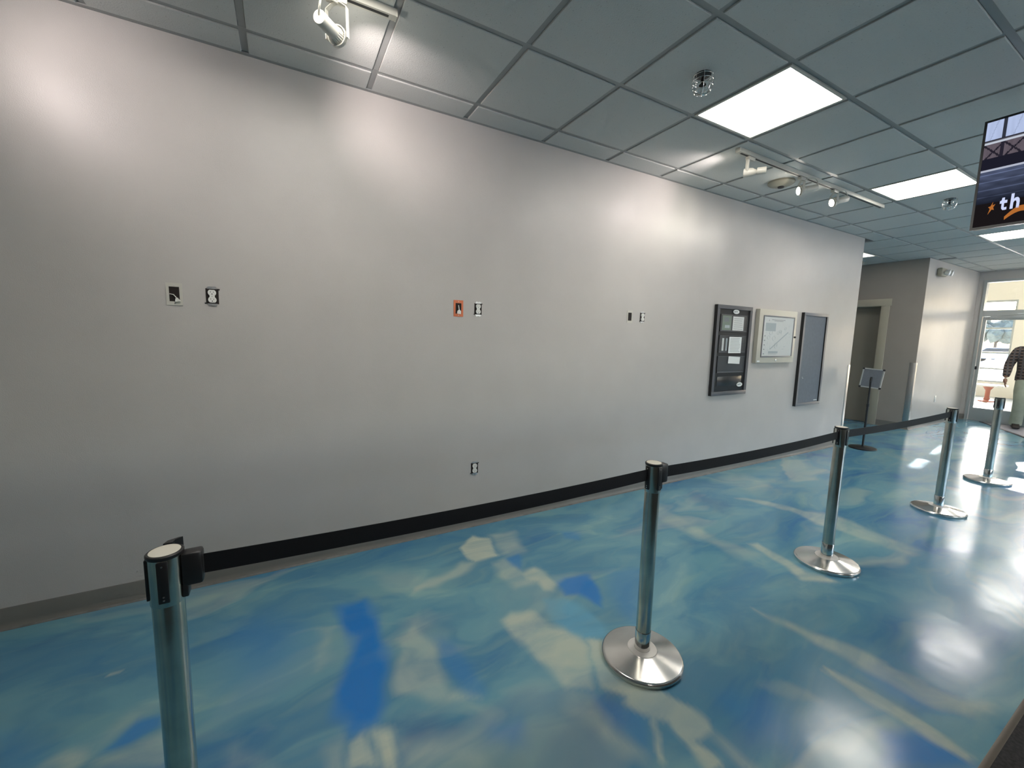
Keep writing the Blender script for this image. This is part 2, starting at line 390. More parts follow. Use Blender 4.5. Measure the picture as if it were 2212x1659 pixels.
# poured colour strokes of the floor: kind, strength, softness, outline in metres
STROKES = [
('b',1,0.04,[(0.206,-0.535),(0.332,-0.528),(0.375,-0.622),(0.357,-0.796),(0.338,-0.944),(0.325,-1.084),(0.302,-1.238),(0.264,-1.306),(0.158,-1.297),(0.136,-1.211),(0.14,-1.074),(0.195,-0.921),(0.224,-0.798),(0.192,-0.661)]),
('d',0.9,0.09,[(0.321,-1.356),(0.386,-1.327),(0.46,-1.381),(0.491,-1.446),(0.423,-1.437),(0.333,-1.415)]),
('b',0.35,0.15,[(-0.269,-0.461),(-0.14,-0.465),(0.028,-0.626),(0.05,-0.846),(-0.095,-0.951),(-0.201,-0.936),(-0.235,-0.836)]),
('b',0.4,0.05,[(0.568,-0.975),(0.649,-1.051),(0.658,-1.386),(0.617,-1.388),(0.576,-1.186)]),
('c',0.55,0.03,[(0.399,-0.888),(0.494,-0.866),(0.542,-0.939),(0.54,-1.149),(0.534,-1.28),(0.628,-1.394),(0.517,-1.344),(0.443,-1.281),(0.358,-1.204),(0.357,-1.1),(0.396,-0.994)]),
('c',0.8,0.02,[(0.156,-1.328),(0.21,-1.305),(0.22,-1.337),(0.218,-1.461),(0.15,-1.425)]),
('c',0.95,0.025,[(0.235,-1.318),(0.28,-1.362),(0.287,-1.44),(0.275,-1.491),(0.232,-1.468),(0.234,-1.376)]),
('c',0.5,0.04,[(0.084,-1.321),(0.126,-1.306),(0.132,-1.416),(0.069,-1.383)]),
('c',0.5,0.06,[(0.297,-1.409),(0.416,-1.44),(0.489,-1.497),(0.578,-1.582),(0.551,-1.637),(0.295,-1.502)]),
('c',0.3,0.03,[(0.1,-0.664),(0.154,-0.679),(0.122,-0.893),(0.081,-0.938),(0.067,-0.884)]),
('c',0.3,0.06,[(0.409,-0.322),(0.581,-0.372),(0.699,-0.605),(0.497,-0.535)]),
('c',0.35,0.06,[(-0.208,-1.143),(-0.149,-1.21),(-0.083,-1.302),(-0.199,-1.241)]),
('c',1,0.02,[(0.991,-0.281),(1.127,-0.166),(1.214,-0.236),(1.2,-0.47),(1.075,-0.476),(0.995,-0.469)]),
('c',0.5,0.04,[(1.246,-0.197),(1.414,-0.222),(1.368,-0.494),(1.225,-0.471)]),
('c',0.65,0.03,[(0.995,-0.469),(0.889,-0.561),(0.79,-0.569),(0.591,-0.628),(0.608,-0.568),(0.82,-0.486),(0.936,-0.417)]),
('c',0.9,0.025,[(1.198,-0.698),(1.33,-0.681),(1.342,-0.868),(1.286,-0.931),(1.226,-0.918),(1.235,-0.814),(1.19,-0.753)]),
('c',0.5,0.03,[(1.11,-0.527),(1.196,-0.526),(1.226,-0.691),(1.244,-0.818),(1.097,-0.835),(1.055,-0.684)]),
('c',0.85,0.03,[(0.92,-1.026),(0.986,-0.995),(1.077,-1.05),(1.113,-1.153),(1.176,-1.278),(1.171,-1.373),(1.109,-1.472),(1.047,-1.547),(0.965,-1.495),(0.954,-1.36),(0.927,-1.247),(0.923,-1.109)]),
('c',0.85,0.02,[(1.194,-1.319),(1.292,-1.37),(1.2,-1.488),(1.266,-1.652),(1.193,-1.72),(1.095,-1.553),(1.152,-1.409)]),
('c',0.45,0.05,[(0.978,-1.501),(1.038,-1.578),(1.037,-1.732),(1.048,-1.837),(1.012,-1.863),(0.974,-1.798),(0.949,-1.693),(0.908,-1.594)]),
('b',0.9,0.025,[(1.346,-0.87),(1.427,-0.853),(1.546,-0.914),(1.529,-1.055),(1.455,-1.167),(1.424,-1.135),(1.396,-1.039),(1.319,-1.0)]),
('l',0.8,0.03,[(1.193,-1.001),(1.293,-1.003),(1.341,-1.109),(1.373,-1.273),(1.3,-1.355),(1.18,-1.312),(1.137,-1.206),(1.141,-1.112)]),
('b',0.5,0.02,[(1.206,-0.531),(1.311,-0.502),(1.304,-0.58),(1.226,-0.671),(1.197,-0.614)]),
('b',0.4,0.03,[(1.755,-0.362),(1.864,-0.446),(1.788,-0.522),(1.701,-0.479)]),
('b',0.5,0.06,[(0.632,-1.519),(0.71,-1.545),(0.683,-1.617),(0.635,-1.606),(0.612,-1.545)]),
('b',0.4,0.03,[(0.551,-1.017),(0.649,-1.067),(0.66,-1.238),(0.663,-1.399),(0.583,-1.366),(0.557,-1.184)]),
('b',0.3,0.05,[(1.704,-0.933),(1.912,-0.997),(1.512,-1.345),(1.503,-1.283),(1.541,-1.113)]),
('b',0.3,0.03,[(1.035,-1.54),(1.132,-1.679),(1.171,-1.741),(1.06,-1.843),(1.044,-1.751),(1.032,-1.626)]),
('c',0.9,0.015,[(1.172,-1.616),(1.26,-1.632),(1.312,-1.728),(1.336,-1.796),(1.332,-1.856),(1.312,-1.886),(1.251,-1.878),(1.233,-1.985),(1.228,-1.995),(1.184,-1.972),(1.215,-1.875),(1.214,-1.794),(1.177,-1.757),(1.129,-1.661)]),
('c',0.7,0.01,[(1.176,-1.748),(1.198,-1.76),(1.132,-1.831),(1.072,-1.9),(1.05,-1.895),(1.115,-1.822)]),
('c',0.4,0.03,[(1.282,-1.862),(1.318,-1.881),(1.337,-1.984),(1.355,-2.063),(1.3,-2.033),(1.291,-1.93)]),
('c',0.85,0.025,[(2.844,-1.129),(2.904,-1.159),(2.849,-1.349),(2.813,-1.498),(2.876,-1.64),(2.693,-1.526),(2.752,-1.421),(2.761,-1.279)]),
('c',0.6,0.03,[(3.554,-0.549),(3.714,-0.673),(3.815,-0.902),(3.909,-1.113),(3.871,-1.284),(3.847,-1.507),(3.703,-1.558),(3.681,-1.361),(3.663,-1.145),(3.731,-0.945),(3.619,-0.696)]),
('c',0.6,0.04,[(3.744,-1.052),(3.967,-1.101),(3.953,-1.25),(3.726,-1.282),(3.652,-1.176)]),
('c',0.6,0.03,[(2.148,-1.568),(2.19,-1.686),(2.243,-1.788),(2.305,-1.917),(2.337,-2.036),(2.242,-2.069),(2.196,-1.926),(2.172,-1.822),(2.155,-1.713)]),
('c',0.75,0.02,[(2.019,-1.952),(2.071,-2.012),(2.086,-2.124),(2.02,-2.146),(2.036,-2.078),(2.019,-2.007)]),
('c',0.3,0.03,[(1.7,-1.872),(1.789,-1.898),(1.843,-1.977),(1.838,-2.032),(1.737,-1.96)]),
('c',0.35,0.05,[(2.771,-0.351),(2.755,-0.697),(2.7,-1.057),(2.785,-1.265),(2.603,-1.225),(2.581,-0.879),(2.568,-0.495)]),
('c',0.3,0.1,[(3.872,-0.164),(4.296,-0.175),(4.185,-0.544),(3.865,-0.55)]),
('d',0.5,0.08,[(3.338,-0.246),(3.386,-0.606),(3.167,-0.75),(3.119,-0.563)]),
('b',0.35,0.08,[(1.481,-1.845),(1.697,-1.91),(1.633,-2.014),(1.517,-2.108),(1.435,-1.99)]),
('c',0.55,0.03,[(2.222,-1.804),(2.292,-1.899),(2.312,-2.007),(2.317,-2.111),(2.307,-2.209),(2.397,-2.33),(2.435,-2.37),(2.375,-2.387),(2.225,-2.289),(2.194,-2.15),(2.186,-2.018),(2.189,-1.903),(2.177,-1.825)]),
('c',0.9,0.02,[(2.05,-1.948),(2.08,-2.023),(2.082,-2.124),(2.075,-2.201),(2.074,-2.275),(2.072,-2.358),(2.074,-2.406),(2.025,-2.403),(2.005,-2.315),(2.006,-2.193),(1.997,-2.09),(2.023,-1.982)]),
('b',0.8,0.04,[(1.896,-2.207),(2.036,-2.264),(2.036,-2.347),(2.047,-2.407),(2.018,-2.414),(1.733,-2.262)]),
('b',0.4,0.05,[(2.268,-2.023),(2.247,-2.133),(2.225,-2.289),(2.126,-2.237),(2.119,-2.143),(2.169,-2.046)]),
('c',0.5,0.05,[(3.882,-1.025),(3.977,-1.2),(3.88,-1.494),(3.849,-1.736),(3.699,-1.719),(3.702,-1.44),(3.663,-1.127)]),
('b',0.7,0.02,[(-0.567,-0.97),(-0.544,-0.916),(-0.519,-0.863),(-0.455,-0.896),(-0.445,-0.943),(-0.489,-0.965),(-0.513,-0.994),(-0.543,-0.992)]),
('c',0.6,0.03,[(-0.721,-0.962),(-0.691,-0.923),(-0.622,-0.941),(-0.595,-0.965),(-0.6,-0.997),(-0.638,-1.008)]),
('c',0.55,0.03,[(-0.576,-1.001),(-0.51,-1.005),(-0.419,-0.962),(-0.377,-1.146),(-0.556,-1.052)]),
('c',0.7,0.008,[(-0.694,-0.593),(-0.639,-0.585),(-0.625,-0.596),(-0.679,-0.607)]),
('c',0.3,0.04,[(-0.614,-0.899),(-0.567,-0.837),(-0.47,-0.822),(-0.449,-0.839),(-0.515,-0.849),(-0.587,-0.942)]),
('b',0.25,0.06,[(-0.934,-0.691),(-0.724,-0.874),(-0.727,-0.961),(-0.851,-0.895)]),
('d',0.4,0.03,[(-1.055,-0.218),(-0.924,-0.163),(-0.802,-0.164),(-0.806,-0.18),(-0.914,-0.194),(-1.011,-0.241)]),
]
LAMPS = [
    (-1.05, (-.66, 0, 2.52), 'white track light left of the frame on the near track', 'gimbal', dict(energy=6.5, spot=96, blend=.95)),
    (.245, (.80, 0, 2.74), 'white cylinder track light with looped cable at the top left', 'gimbal', dict(energy=8, spot=90, blend=.95, drop=.150)),
    (3.14, (2.74, 0, 2.74), 'white elbow-arm track light, first on the far track', 'elbow', dict(energy=5.5, spot=90, blend=.95, drop=.105)),
    (3.87, (3.0, 0, 2.50), 'lit track light, middle of the three on the far track', 'gimbal', dict(energy=6, spot=66, blend=.95, drop=.105, col=(1, .93, .80))),
    (4.43, (3.25, 0, 2.30), 'lit track light, last of the three on the far track', 'gimbal', dict(energy=4, spot=60, blend=.95, drop=.105, col=(1, .93, .84))),
]

# ================================================================== SETTING
# ---- floor: fine grid that carries the poured colours as masks
def make_floor():
    xs = np.concatenate([np.arange(-4, -1.7, .15), np.arange(-1.7, 7.4, .016), np.arange(7.4, 11.76, .12)])
    ys = np.concatenate([np.arange(-8, -2.7, .15), np.arange(-2.7, 0.02, .016), np.arange(.02, 3.2, .12)])
    X, Y = np.meshgrid(xs, ys, indexing='ij'); nx, ny = len(xs), len(ys)
    Z = np.zeros_like(X)
    co = np.stack([X, Y, Z], -1).reshape(-1, 3)
    # cheap smooth warp of the stroke outlines
    def wob(a, b):
        r = np.zeros_like(a)
        for k, (fx, fy, ph, am) in enumerate([(9, 5, .3, .007), (4, 11, 1.9, .006), (17, 14, .7, .005), (23, -19, 2.2, .007), (-31, 27, 4.1, .005), (52, 37, 1.2, .003)]):
            r += am*np.sin(fx*a+fy*b+ph+1.3*np.sin(3*a-2*b+k))
        return r
    px = X+wob(X, Y); py = Y+wob(Y+3.1, X-1.7)
    masks = {k: np.zeros_like(X) for k in 'bcdl'}
    for kind, st, soft, poly in STROKES:
        P = np.array(poly); x0, y0 = P.min(0)-soft*2-.05; x1, y1 = P.max(0)+soft*2+.05
        sel = (px > x0) & (px < x1) & (py > y0) & (py < y1)
        if not sel.any(): continue
        a = px[sel]; b = py[sel]; inside = np.zeros(a.shape, bool); dist = np.full(a.shape, 1e9)
        n = len(P)
        for i in range(n):
            xa, ya = P[i]; xb, yb = P[(i+1) % n]
            c = ((ya > b) != (yb > b)) & (a < (xb-xa)*(b-ya)/((yb-ya) if yb != ya else 1e-9)+xa)
            inside ^= c
            L = (xb-xa)**2+(yb-ya)**2+1e-9; t = np.clip(((a-xa)*(xb-xa)+(b-ya)*(yb-ya))/L, 0, 1)
            dist = np.minimum(dist, np.hypot(a-xa-t*(xb-xa), b-ya-t*(yb-ya)))
        sdv = np.where(inside, dist, -dist)
        m = np.clip(sdv/soft*.5+.5, 0, 1); m = m*m*(3-2*m)*st
        masks[kind][sel] = np.maximum(masks[kind][sel], m)
    me = bpy.data.meshes.new('floor'); nv = nx*ny
    idx = np.arange(nv).reshape(nx, ny)
    q = np.stack([idx[:-1, :-1], idx[1:, :-1], idx[1:, 1:], idx[:-1, 1:]], -1).reshape(-1, 4)
    me.vertices.add(nv); me.vertices.foreach_set('co', co.ravel())
    me.loops.add(q.size); me.loops.foreach_set('vertex_index', q.ravel())
    me.polygons.add(len(q)); me.polygons.foreach_set('loop_start', np.arange(len(q))*4); me.polygons.foreach_set('loop_total', np.full(len(q), 4))
    me.update(calc_edges=True)
    for k, nm in (('b', 'blue'), ('c', 'cream'), ('d', 'dark'), ('l', 'lightblue')):
        at = me.attributes.new(nm, 'FLOAT', 'POINT'); at.data.foreach_set('value', masks[k].ravel().astype(np.float32))
    me.materials.append(M['floor'])
    o = bpy.data.objects.new('floor', me); C.objects.link(o)
    return struct(o, 'glossy blue and teal marbled epoxy floor with cream swirls', 'floor')
make_floor()

XE = 11.70      # entrance wall plane
# ---- walls
struct(MB().box(-4, 6.9, 0, .15, 0, ZC).build('wall_left', 'wall'), 'long plain grey wall with outlets and wall cases', 'wall')
struct(MB().box(6.75, 6.9, .15, 3.2, 0, ZC).build('wall_alcove_side', 'wall'), 'grey return wall behind the end of the long wall', 'wall')
AX = 9.2
b = MB()
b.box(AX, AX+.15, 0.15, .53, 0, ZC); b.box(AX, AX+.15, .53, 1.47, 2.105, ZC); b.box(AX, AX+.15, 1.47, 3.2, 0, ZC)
struct(b.build('wall_alcove', 'wall_taupe'), 'warm darker grey wall around the alcove doorway', 'wall')
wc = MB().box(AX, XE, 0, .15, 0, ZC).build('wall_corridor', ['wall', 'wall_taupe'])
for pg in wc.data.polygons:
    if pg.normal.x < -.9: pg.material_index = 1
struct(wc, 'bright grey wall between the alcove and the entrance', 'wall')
struct(MB().box(6.9, AX+.15, 3.2, 3.3, 0, ZC).build('wall_alcove_back', 'wall'), 'grey wall at the back of the alcove', 'wall')
b = MB(); YD = -1.97
b.box(XE, XE+.12, -.08, .15, 0, ZC); b.box(XE, XE+.12, YD, -.08, 2.68, ZC); b.box(XE, XE+.12, -8, YD, 0, ZC)
struct(b.build('wall_entrance', 'wall'), 'grey wall around the glazed entrance doors', 'wall')
b = MB(); FILL_WINDOWS = [(3.4, 6.6), (7.6, 10.8)]
xs_ = [-4]+[q for a_ in FILL_WINDOWS for q in a_]+[XE+.12]
for i in range(0, len(xs_), 2): b.box(xs_[i], xs_[i+1], -8.1, -8, 0, ZC)
for a_, c_ in FILL_WINDOWS: b.box(a_, c_, -8.1, -8, 0, .75); b.box(a_, c_, -8.1, -8, 2.5, ZC)
struct(b.build('wall_right', 'wall_dark'), 'darkened unseen wall with added windows on the far right side of the lobby', 'wall')
for n_, (a_, c_) in enumerate(FILL_WINDOWS):  # windows added out of view so sky light fills the lobby
    r = empty('window_%d' % (n_+5), ((a_+c_)/2, -8.05, .75), 'unseen window added for fill daylight in the right wall, number %s from the counter end' % ['one', 'two'][n_], 'window', kind='structure')
    f = MB(); f.box(a_, a_+.05, -8.08, -8.02, .75, 2.5); f.box(c_-.05, c_, -8.08, -8.02, .75, 2.5); f.box(a_+.05, c_-.05, -8.08, -8.02, .75, .8); f.box(a_+.05, c_-.05, -8.08, -8.02, 2.45, 2.5)
    f.box((a_+c_)/2-.025, (a_+c_)/2+.025, -8.08, -8.02, .8, 2.45)
    o = f.build('window_frame', 'aluminium', r); o.location = -r.location
    o = MB().box(a_+.05, c_-.05, -8.053, -8.047, .8, 2.45).build('pane', 'glass', r); o.location = -r.location
struct(MB().box(-4.1, -4, -8, .15, 0, ZC).build('wall_back', 'wall'), 'grey wall behind the camera end of the lobby', 'wall')

# ---- baseboards with a cove toe and the rough caulk line
def baseboard(name, a, c, n, label):
    a, c, n = Vector(a), Vector(c), Vector(n)
    prof = [(0, 0), (.013, 0), (.012, .004), (.006, .012), (.004, .03), (.004, .098), (.002, .102), (0, .102)]
    bm = MB(); bm.prism(prof, a, n, (0, 0, 1), c-a)
    bm.prism([(.012, 0), (.024, 0), (.022, .003), (.012, .006)], a, n, (0, 0, 1), c-a, 1)
    return struct(bm.build(name, ['base', 'caulk']), label, 'baseboard')
baseboard('baseboard_left', (-4, 0, 0), (6.9, 0, 0), (0, -1, 0), 'dark grey rubber baseboard along the long wall')
baseboard('baseboard_corridor', (AX, 0, 0), (XE, 0, 0), (0, -1, 0), 'grey rubber baseboard between alcove and entrance')
baseboard('baseboard_alcove', (AX, 0, 0), (AX, .43, 0), (-1, 0, 0), 'grey rubber baseboard right of the alcove door')
baseboard('baseboard_entrance', (XE, -.08, 0), (XE, 0, 0), (-1, 0, 0), 'short dark baseboard left of the entrance door')

# ---- ceiling: tegular tiles on a T-bar grid
A0, A = -.7268, .6096
B0, B = -.2074, -.6004
LIGHTS = [(5, 1), (9, 1), (14, 1), (18, 1), (1, 1), (14, -2), (5, 7), (10, 7), (14, 7), (18, 7), (1, 7)]  # counter-side row is out of view, added as fill light
def cellrect(k, j):      # j counts rows away from the wall
    x0 = A0+A*k; y1 = B0+B*j; return x0, x0+A, y1+B, y1
b = MB(); g = MB()
kmin, kmax = -5, 20
for k in range(kmin, kmax+1):
    for j in range(-5, 13):
        x0, x1, y0, y1 = cellrect(k, j)
        if j == -1 and x1 < 7.2: y1 = .02
        elif j < -1 and (x1 < 7.2 or x0 > 9.3): continue
        elif j == -1 and x0 > 9.3: y1 = .1
        x1 = min(x1, XE+.1); x0 = max(x0, -4.05)
        y0 = max(y0, -8.05)
        if x1-x0 < .05 or y1-y0 < .05: continue
        if (k, j) in LIGHTS: continue
        if j < -1 and x0 < 6.8: x0 = 6.8
        i = .017; h = ZC
        tz = [(0.0, h+.010), (i, h+.010), (i, h+.0015), (i+.002, h)]
        rings = []
        for off, z in tz[1:]:
            rings.append([b.b.verts.new(q) for q in ((x0+off, y0+off, z), (x1-off, y0+off, z), (x1-off, y1-off, z), (x0+off, y1-off, z))])
        for P, Q in zip(rings, rings[1:]):
            for n_ in range(4): b.b.faces.new((P[n_], P[(n_+1) % 4], Q[(n_+1) % 4], Q[n_]))
        b.b.faces.new(rings[-1])
ceil = struct(b.build('ceiling', 'tile'), 'suspended ceiling of speckled grey-white acoustic tiles', 'ceiling')
for k in range(kmin, kmax+2):
    x = A0+A*k
    if -4 < x < XE:
        g.box(x-.015, x+.015, -8.05, 3.2 if 7 < x < 9.3 else .1, ZC+.0075, ZC+.03)
for j in range(-5, 14):
    y = B0+B*j
    if y < -8: continue
    g.box(6.9 if y > 0 else -4.05, 9.3 if y > 0 else XE+.1, y-.015, y+.015, ZC+.007, ZC+.03)
g.box(-4.1, XE+.12, -8.1, 3.3, ZC+.05, ZC+.06)
g.build('ceiling_grid', 'tbar', ceil)
a = MB(); a.box(-4, 6.9, -.022, 0, ZC-.001, ZC+.006); a.box(AX, XE, -.02, 0, ZC-.004, ZC+.004)
a.box(XE-.02, XE, -8, 0, ZC-.004, ZC+.004); a.box(AX-.02, AX, 0, 3.2, ZC-.004, ZC+.004)
struct(a.build('trim_1', 'tbar'), 'thin metal wall angle where walls meet ceiling', 'trim')

# ---- ceiling light panels
names = {(5, 1): 'large glowing square ceiling light nearest the long wall, above the fourth quarter of the wall',
 }
LL = {(5, 1): 'square ceiling light panel nearest the camera, beside the wire-caged sprinkler',
      (9, 1): 'square ceiling light panel beside the far end of the lamp track',
      (14, 1): 'square ceiling light panel just below the hanging screen',
      (18, 1): 'square ceiling light panel nearest the entrance doors',
      (14, -2): 'ceiling light panel inside the alcove behind the long wall end',
      (1, 1): 'square ceiling light panel above the frame, over the first lamp track'}
def make_light(k, j, first=[None]):
    x0, x1, y0, y1 = cellrect(k, j); cx, cy = (x0+x1)/2, (y0+y1)/2
    lab = LL.get((k, j), 'unseen ceiling light panel added for fill, row over the counter side')
    if first[0] is None:
        r = empty('ceiling_light', (cx, cy, ZC), lab, 'ceiling light', 'square ceiling light panels')
        h = A/2-.012; hb = -B/2-.012
        f = MB(); t = .016
        for q in ((-h, h, -hb, -hb+t), (-h, h, hb-t, hb), (-h, -h+t, -hb+t, hb-t), (h-t, h, -hb+t, hb-t)): f.box(*q, -.001, .012)
        f.build('frame', 'lampwhite', r)
        MB().box(-h+t, h-t, -hb+t, hb-t, .002, .008).build('diffuser', 'diffuser', r)
        first[0] = r; return r
    r = copy_tree(first[0]); r.location = (cx, cy, ZC); r['label'] = lab
    if j == -2:
        for ch in [x for x in bpy.data.objects if x.parent == r and x.name.startswith('diffuser')]:
            ch.data = ch.data.copy(); ch.data.materials[0] = M['diffuser_dim']
    return r
for k, j in LIGHTS: make_light(k, j)

# ---- corner guards
def guard(x, sx, label):
    bm = MB(); z0, z1 = .105, 1.135
    if sx > 0: bm.box(x-.065, x+.002, -.0025, -.0002, z0, z1, bev=.0008); bm.box(x+.0002, x+.0025, -.0025, .065, z0, z1, bev=.0008)
    else: bm.box(x-.0025, x+.065, -.0025, -.0002, z0, z1, bev=.0008); bm.box(x-.0025, x-.0002, -.0025, .075, z0, z1, bev=.0008)
    o = bm.build('corner_guard', 'mirror'); return tag(o, label, 'corner guard', 'metal corner guards')
guard(6.9, 1, 'bright metal corner guard at the end of the long wall')
guard(AX, -1, 'dull metal corner guard right of the alcove doorway')

# ---- alcove door
d = empty('door_1', (AX+.15, 1.0, 0), 'grey flush door set back in the alcove wall', 'door', kind='structure')
MB().box(AX+.15-.001, AX+.19, .53, 1.47, 0.006, 2.1).build('door_slab', 'doorslab', d).location = -d.location
MB().box(AX+.16, AX+.3, .5, 1.5, 0, 2.2).build('stop', 'doorslab', d).location = -d.location
c = MB()
c.box(AX-.02, AX, .43, .545, 0, 2.2, bev=.003); c.box(AX-.02, AX, 1.455, 1.57, 0, 2.2, bev=.003); c.box(AX-.028, AX, .41, 1.59, 2.095, 2.215, bev=.003)
c.box(AX, AX+.15, .53, .545, 0, 2.1); c.box(AX, AX+.15, 1.455, 1.47, 0, 2.1); c.box(AX, AX+.15, .545, 1.455, 2.09, 2.105)
c.build('door_casing', 'trimwood', d).location = -d.location

# ---- glazed entrance
def part(bm, name, m, root): o = bm.build(name, m, root); o.location = -root.location; return o
win = empty('window_1', (XE, -1.0, 2.04), 'aluminium framed transom window over the entrance doors', 'window', kind='structure')
f = MB()
f.box(XE-.02, XE+.1, YD+.04, -.12, 2.635, 2.68); f.box(XE-.02, XE+.1, YD+.04, -.12, 2.0, 2.11)
f.box(XE-.022, XE+.1, -.12, -.0795, 0.0, 2.68); f.box(XE-.022, XE+.1, YD-.0005, YD+.04, 0.0, 2.68)
part(f, 'window_frame', 'aluminium', win)
part(MB().box(XE+.03, XE+.036, YD+.04, -.12, 2.11, 2.635), 'pane', 'glass', win)
for n_, (ya, yb, lab) in enumerate([(-1.04, -.125, 'left glazed aluminium entrance door with closer'), (-1.965, -1.05, 'right glazed aluminium entrance door')]):
    r = empty('door_%d' % (n_+2), (XE, ya if n_ == 0 else yb, 0), lab, 'door', kind='structure')
    f = MB(); X0, X1 = XE+.01, XE+.055
    f.box(X0, X1, yb-.045, yb, .014, 1.995); f.box(X0, X1, ya, ya+.045, .014, 1.995)
    f.box(X0, X1, ya+.045, yb-.045, .014, .25); f.box(X0, X1, ya+.045, yb-.045, 1.93, 1.995)
    part(f, 'door_frame', 'aluminium', r)
    part(MB().box(XE+.03, XE+.036, ya+.045, yb-.045, .25, 1.93), 'pane', 'glass', r)
    f = MB(); hy = yb-.02 if n_ else ya+.02
    f.tube([(X0, hy, .9), (X0-.05, hy, .92), (X0-.05, hy, 1.2), (X0, hy, 1.22)], .012)
    part(f, 'handle', 'aluminium', r)
    f = MB(); f.box(X0-.05, X0, ya+.28, yb-.1, 1.95, 2.0, bev=.004); f.tube([(X0-.02, yb-.2, 2.0), (X0-.16, yb-.45, 2.03), (X0-.01, yb-.75, 2.05)], .009)
    part(f, 'door_closer', 'aluminium', r)
    if n_ == 0: part(MB().box(X0-.02, X0, yb-.02, yb+.025, .99, 1.05, bev=.003), 'hinge', 'black', r)
struct(MB().box(XE-.02, XE+.12, YD+.041, -.121, 0.0005, .012).build('trim_2', 'aluminium'), 'bright metal threshold under the entrance doors', 'trim')

# ---- vestibule behind the doors, tall with clerestory windows
VX = 17.8
b = MB()
wy = [(.60, 1.55), (-1.05, -.02), (-4.2, -2.2)]
ys = [-5.0]+[q for a_ in sorted(wy) for q in a_]+[2.0]
for i in range(0, len(ys), 2): b.box(VX, VX+.2, ys[i], ys[i+1], 0, 5.6)
for a_, c_ in wy: b.box(VX, VX+.2, a_, c_, 2.75, 4.27); b.box(VX, VX+.2, a_, c_, 0, .42); b.box(VX, VX+.2, a_, c_, 5.2, 5.6)
b.box(XE+.12, VX, 2.0, 2.15, 0, 5.6); b.box(XE+.12, VX, -5.15, -5.0, 0, 5.6)
b.box(XE+.0, XE+.12, -5.15, 2.15, ZC+.07, 5.6); b.box(XE+.0, XE+.12, .15, 2.15, 0, ZC+.07)
struct(b.build('wall_vestibule', 'wall_beige'), 'cream walls of the tall vestibule behind the doors', 'wall')
struct(MB().box(XE+.12, VX+.2, -5.15, 2.15, 5.6, 5.7).build('ceiling_vestibule', 'wall_beige'), 'pale ceiling of the vestibule', 'ceiling')
struct(MB().box(XE+.06, VX+.2, -5.15, 2.15, -.02, 0.0).build('floor_vestibule', 'vfloor'), 'light grey floor of the vestibule', 'floor')
for n_, (a_, c_) in enumerate(wy):
    r = empty('window_%d' % (n_+2), (VX, (a_+c_)/2, .42), ['tall cream-walled vestibule window seen through the left door', 'second vestibule window right of the cream pier', 'wide vestibule window far right'][n_], 'window', kind='structure')
    f = MB(); x0, x1 = VX+.02, VX+.1
    for z0, z1 in ((.42, 2.75), (4.27, 5.2)):
        f.box(x0, x1, a_, a_+.04, z0, z1); f.box(x0, x1, c_-.04, c_, z0, z1)
        f.box(x0, x1, a_+.04, c_-.04, z0, z0+.05); f.box(x0, x1, a_+.04, c_-.04, z1-.05, z1)
    for z in (.81, 1.27, 1.96, 2.45): f.box(x0, x1, a_+.04, c_-.04, z-.025, z+.025)
    part(f, 'window_frame', 'aluminium', r)
    p_ = MB(); p_.box(VX+.05, VX+.056, a_+.04, c_-.04, .47, 2.7); p_.box(VX+.05, VX+.056, a_+.04, c_-.04, 4.32, 5.15)
    part(p_, 'pane', 'glass', r)
# low table in the vestibule
r = empty('pedestal_table', (16.1, .56, 0), 'low white-topped table on a red-brown pedestal behind the entrance glass', 'table')
MB().box(-.25, .25, -.3, .3, .41, .45, bev=.01).build('tabletop', 'white', r)
MB().lathe([(.16, 0.0), (.15, .03), (.06, .06), (.045, .12), (.045, .3), (.09, .38), (.12, .41)]).build('pedestal', 'redbrown', r)

# ---- outdoors
struct(MB().box(-60, 80, -70, 60, -.14, -.03).build('ground', 'asphalt'), 'pale sunlit paving outside', 'ground')
def tree(x, y, h, r, lab):
    t = empty('tree', (x, y, -.03), lab, 'tree', 'trees across the lot')
    MB().lathe([(.16, 0), (.11, h*.5), (.07, h*.7)], seg=10).build('trunk', 'bark', t)
    bm = MB(); random.seed(int(x*10+y))
    for _ in range(26):
        c_ = Vector((random.gauss(0, r*.45), random.gauss(0, r*.45), h*.68+random.gauss(0, r*.33)))
        s_ = r*random.uniform(.25, .45)
        res = bmesh.ops.create_icosphere(bm.b, subdivisions=2, radius=s_, matrix=Matrix.Translation(c_))
        for v in res['verts']: v.co += Vector(noise.noise_vector(v.co*2.2))*s_*.5
    bm.build('crown', 'leaf', t)
tree(72, 11.9, 5.2, 2.0, 'dull green tree outside, left through the vestibule window')
tree(78, 9.3, 5.4, 2.1, 'dull green tree outside, right through the vestibule window')
r = empty('parked_car', (62, 9.4, -.03), 'pale blue-grey parked car outside the vestibule window', 'car')
r.rotation_euler = (0, 0, math.pi/2)
MB().prism([(-2.2, .3), (2.2, .3), (2.25, .7), (1.5, .9), (.9, 1.4), (-1.0, 1.42), (-1.7, .95), (-2.2, .88)], (0, -.85, 0), (1, 0, 0), (0, 0, 1), (0, 1.7, 0)).build('body', 'carp', r)
MB().prism([(-1.45, .97), (1.25, .95), (.82, 1.34), (-.95, 1.36)], (0, -.86, 0), (1, 0, 0), (0, 0, 1), (0, 1.72, 0)).build('side_glass', 'carglass', r)
for sx in (-1.4, 1.4):
    for sy in (-.87, .67): MB().cyl((sx, sy, .32), (sx, sy+.2, .32), .32).build('wheel', 'tyre', r)

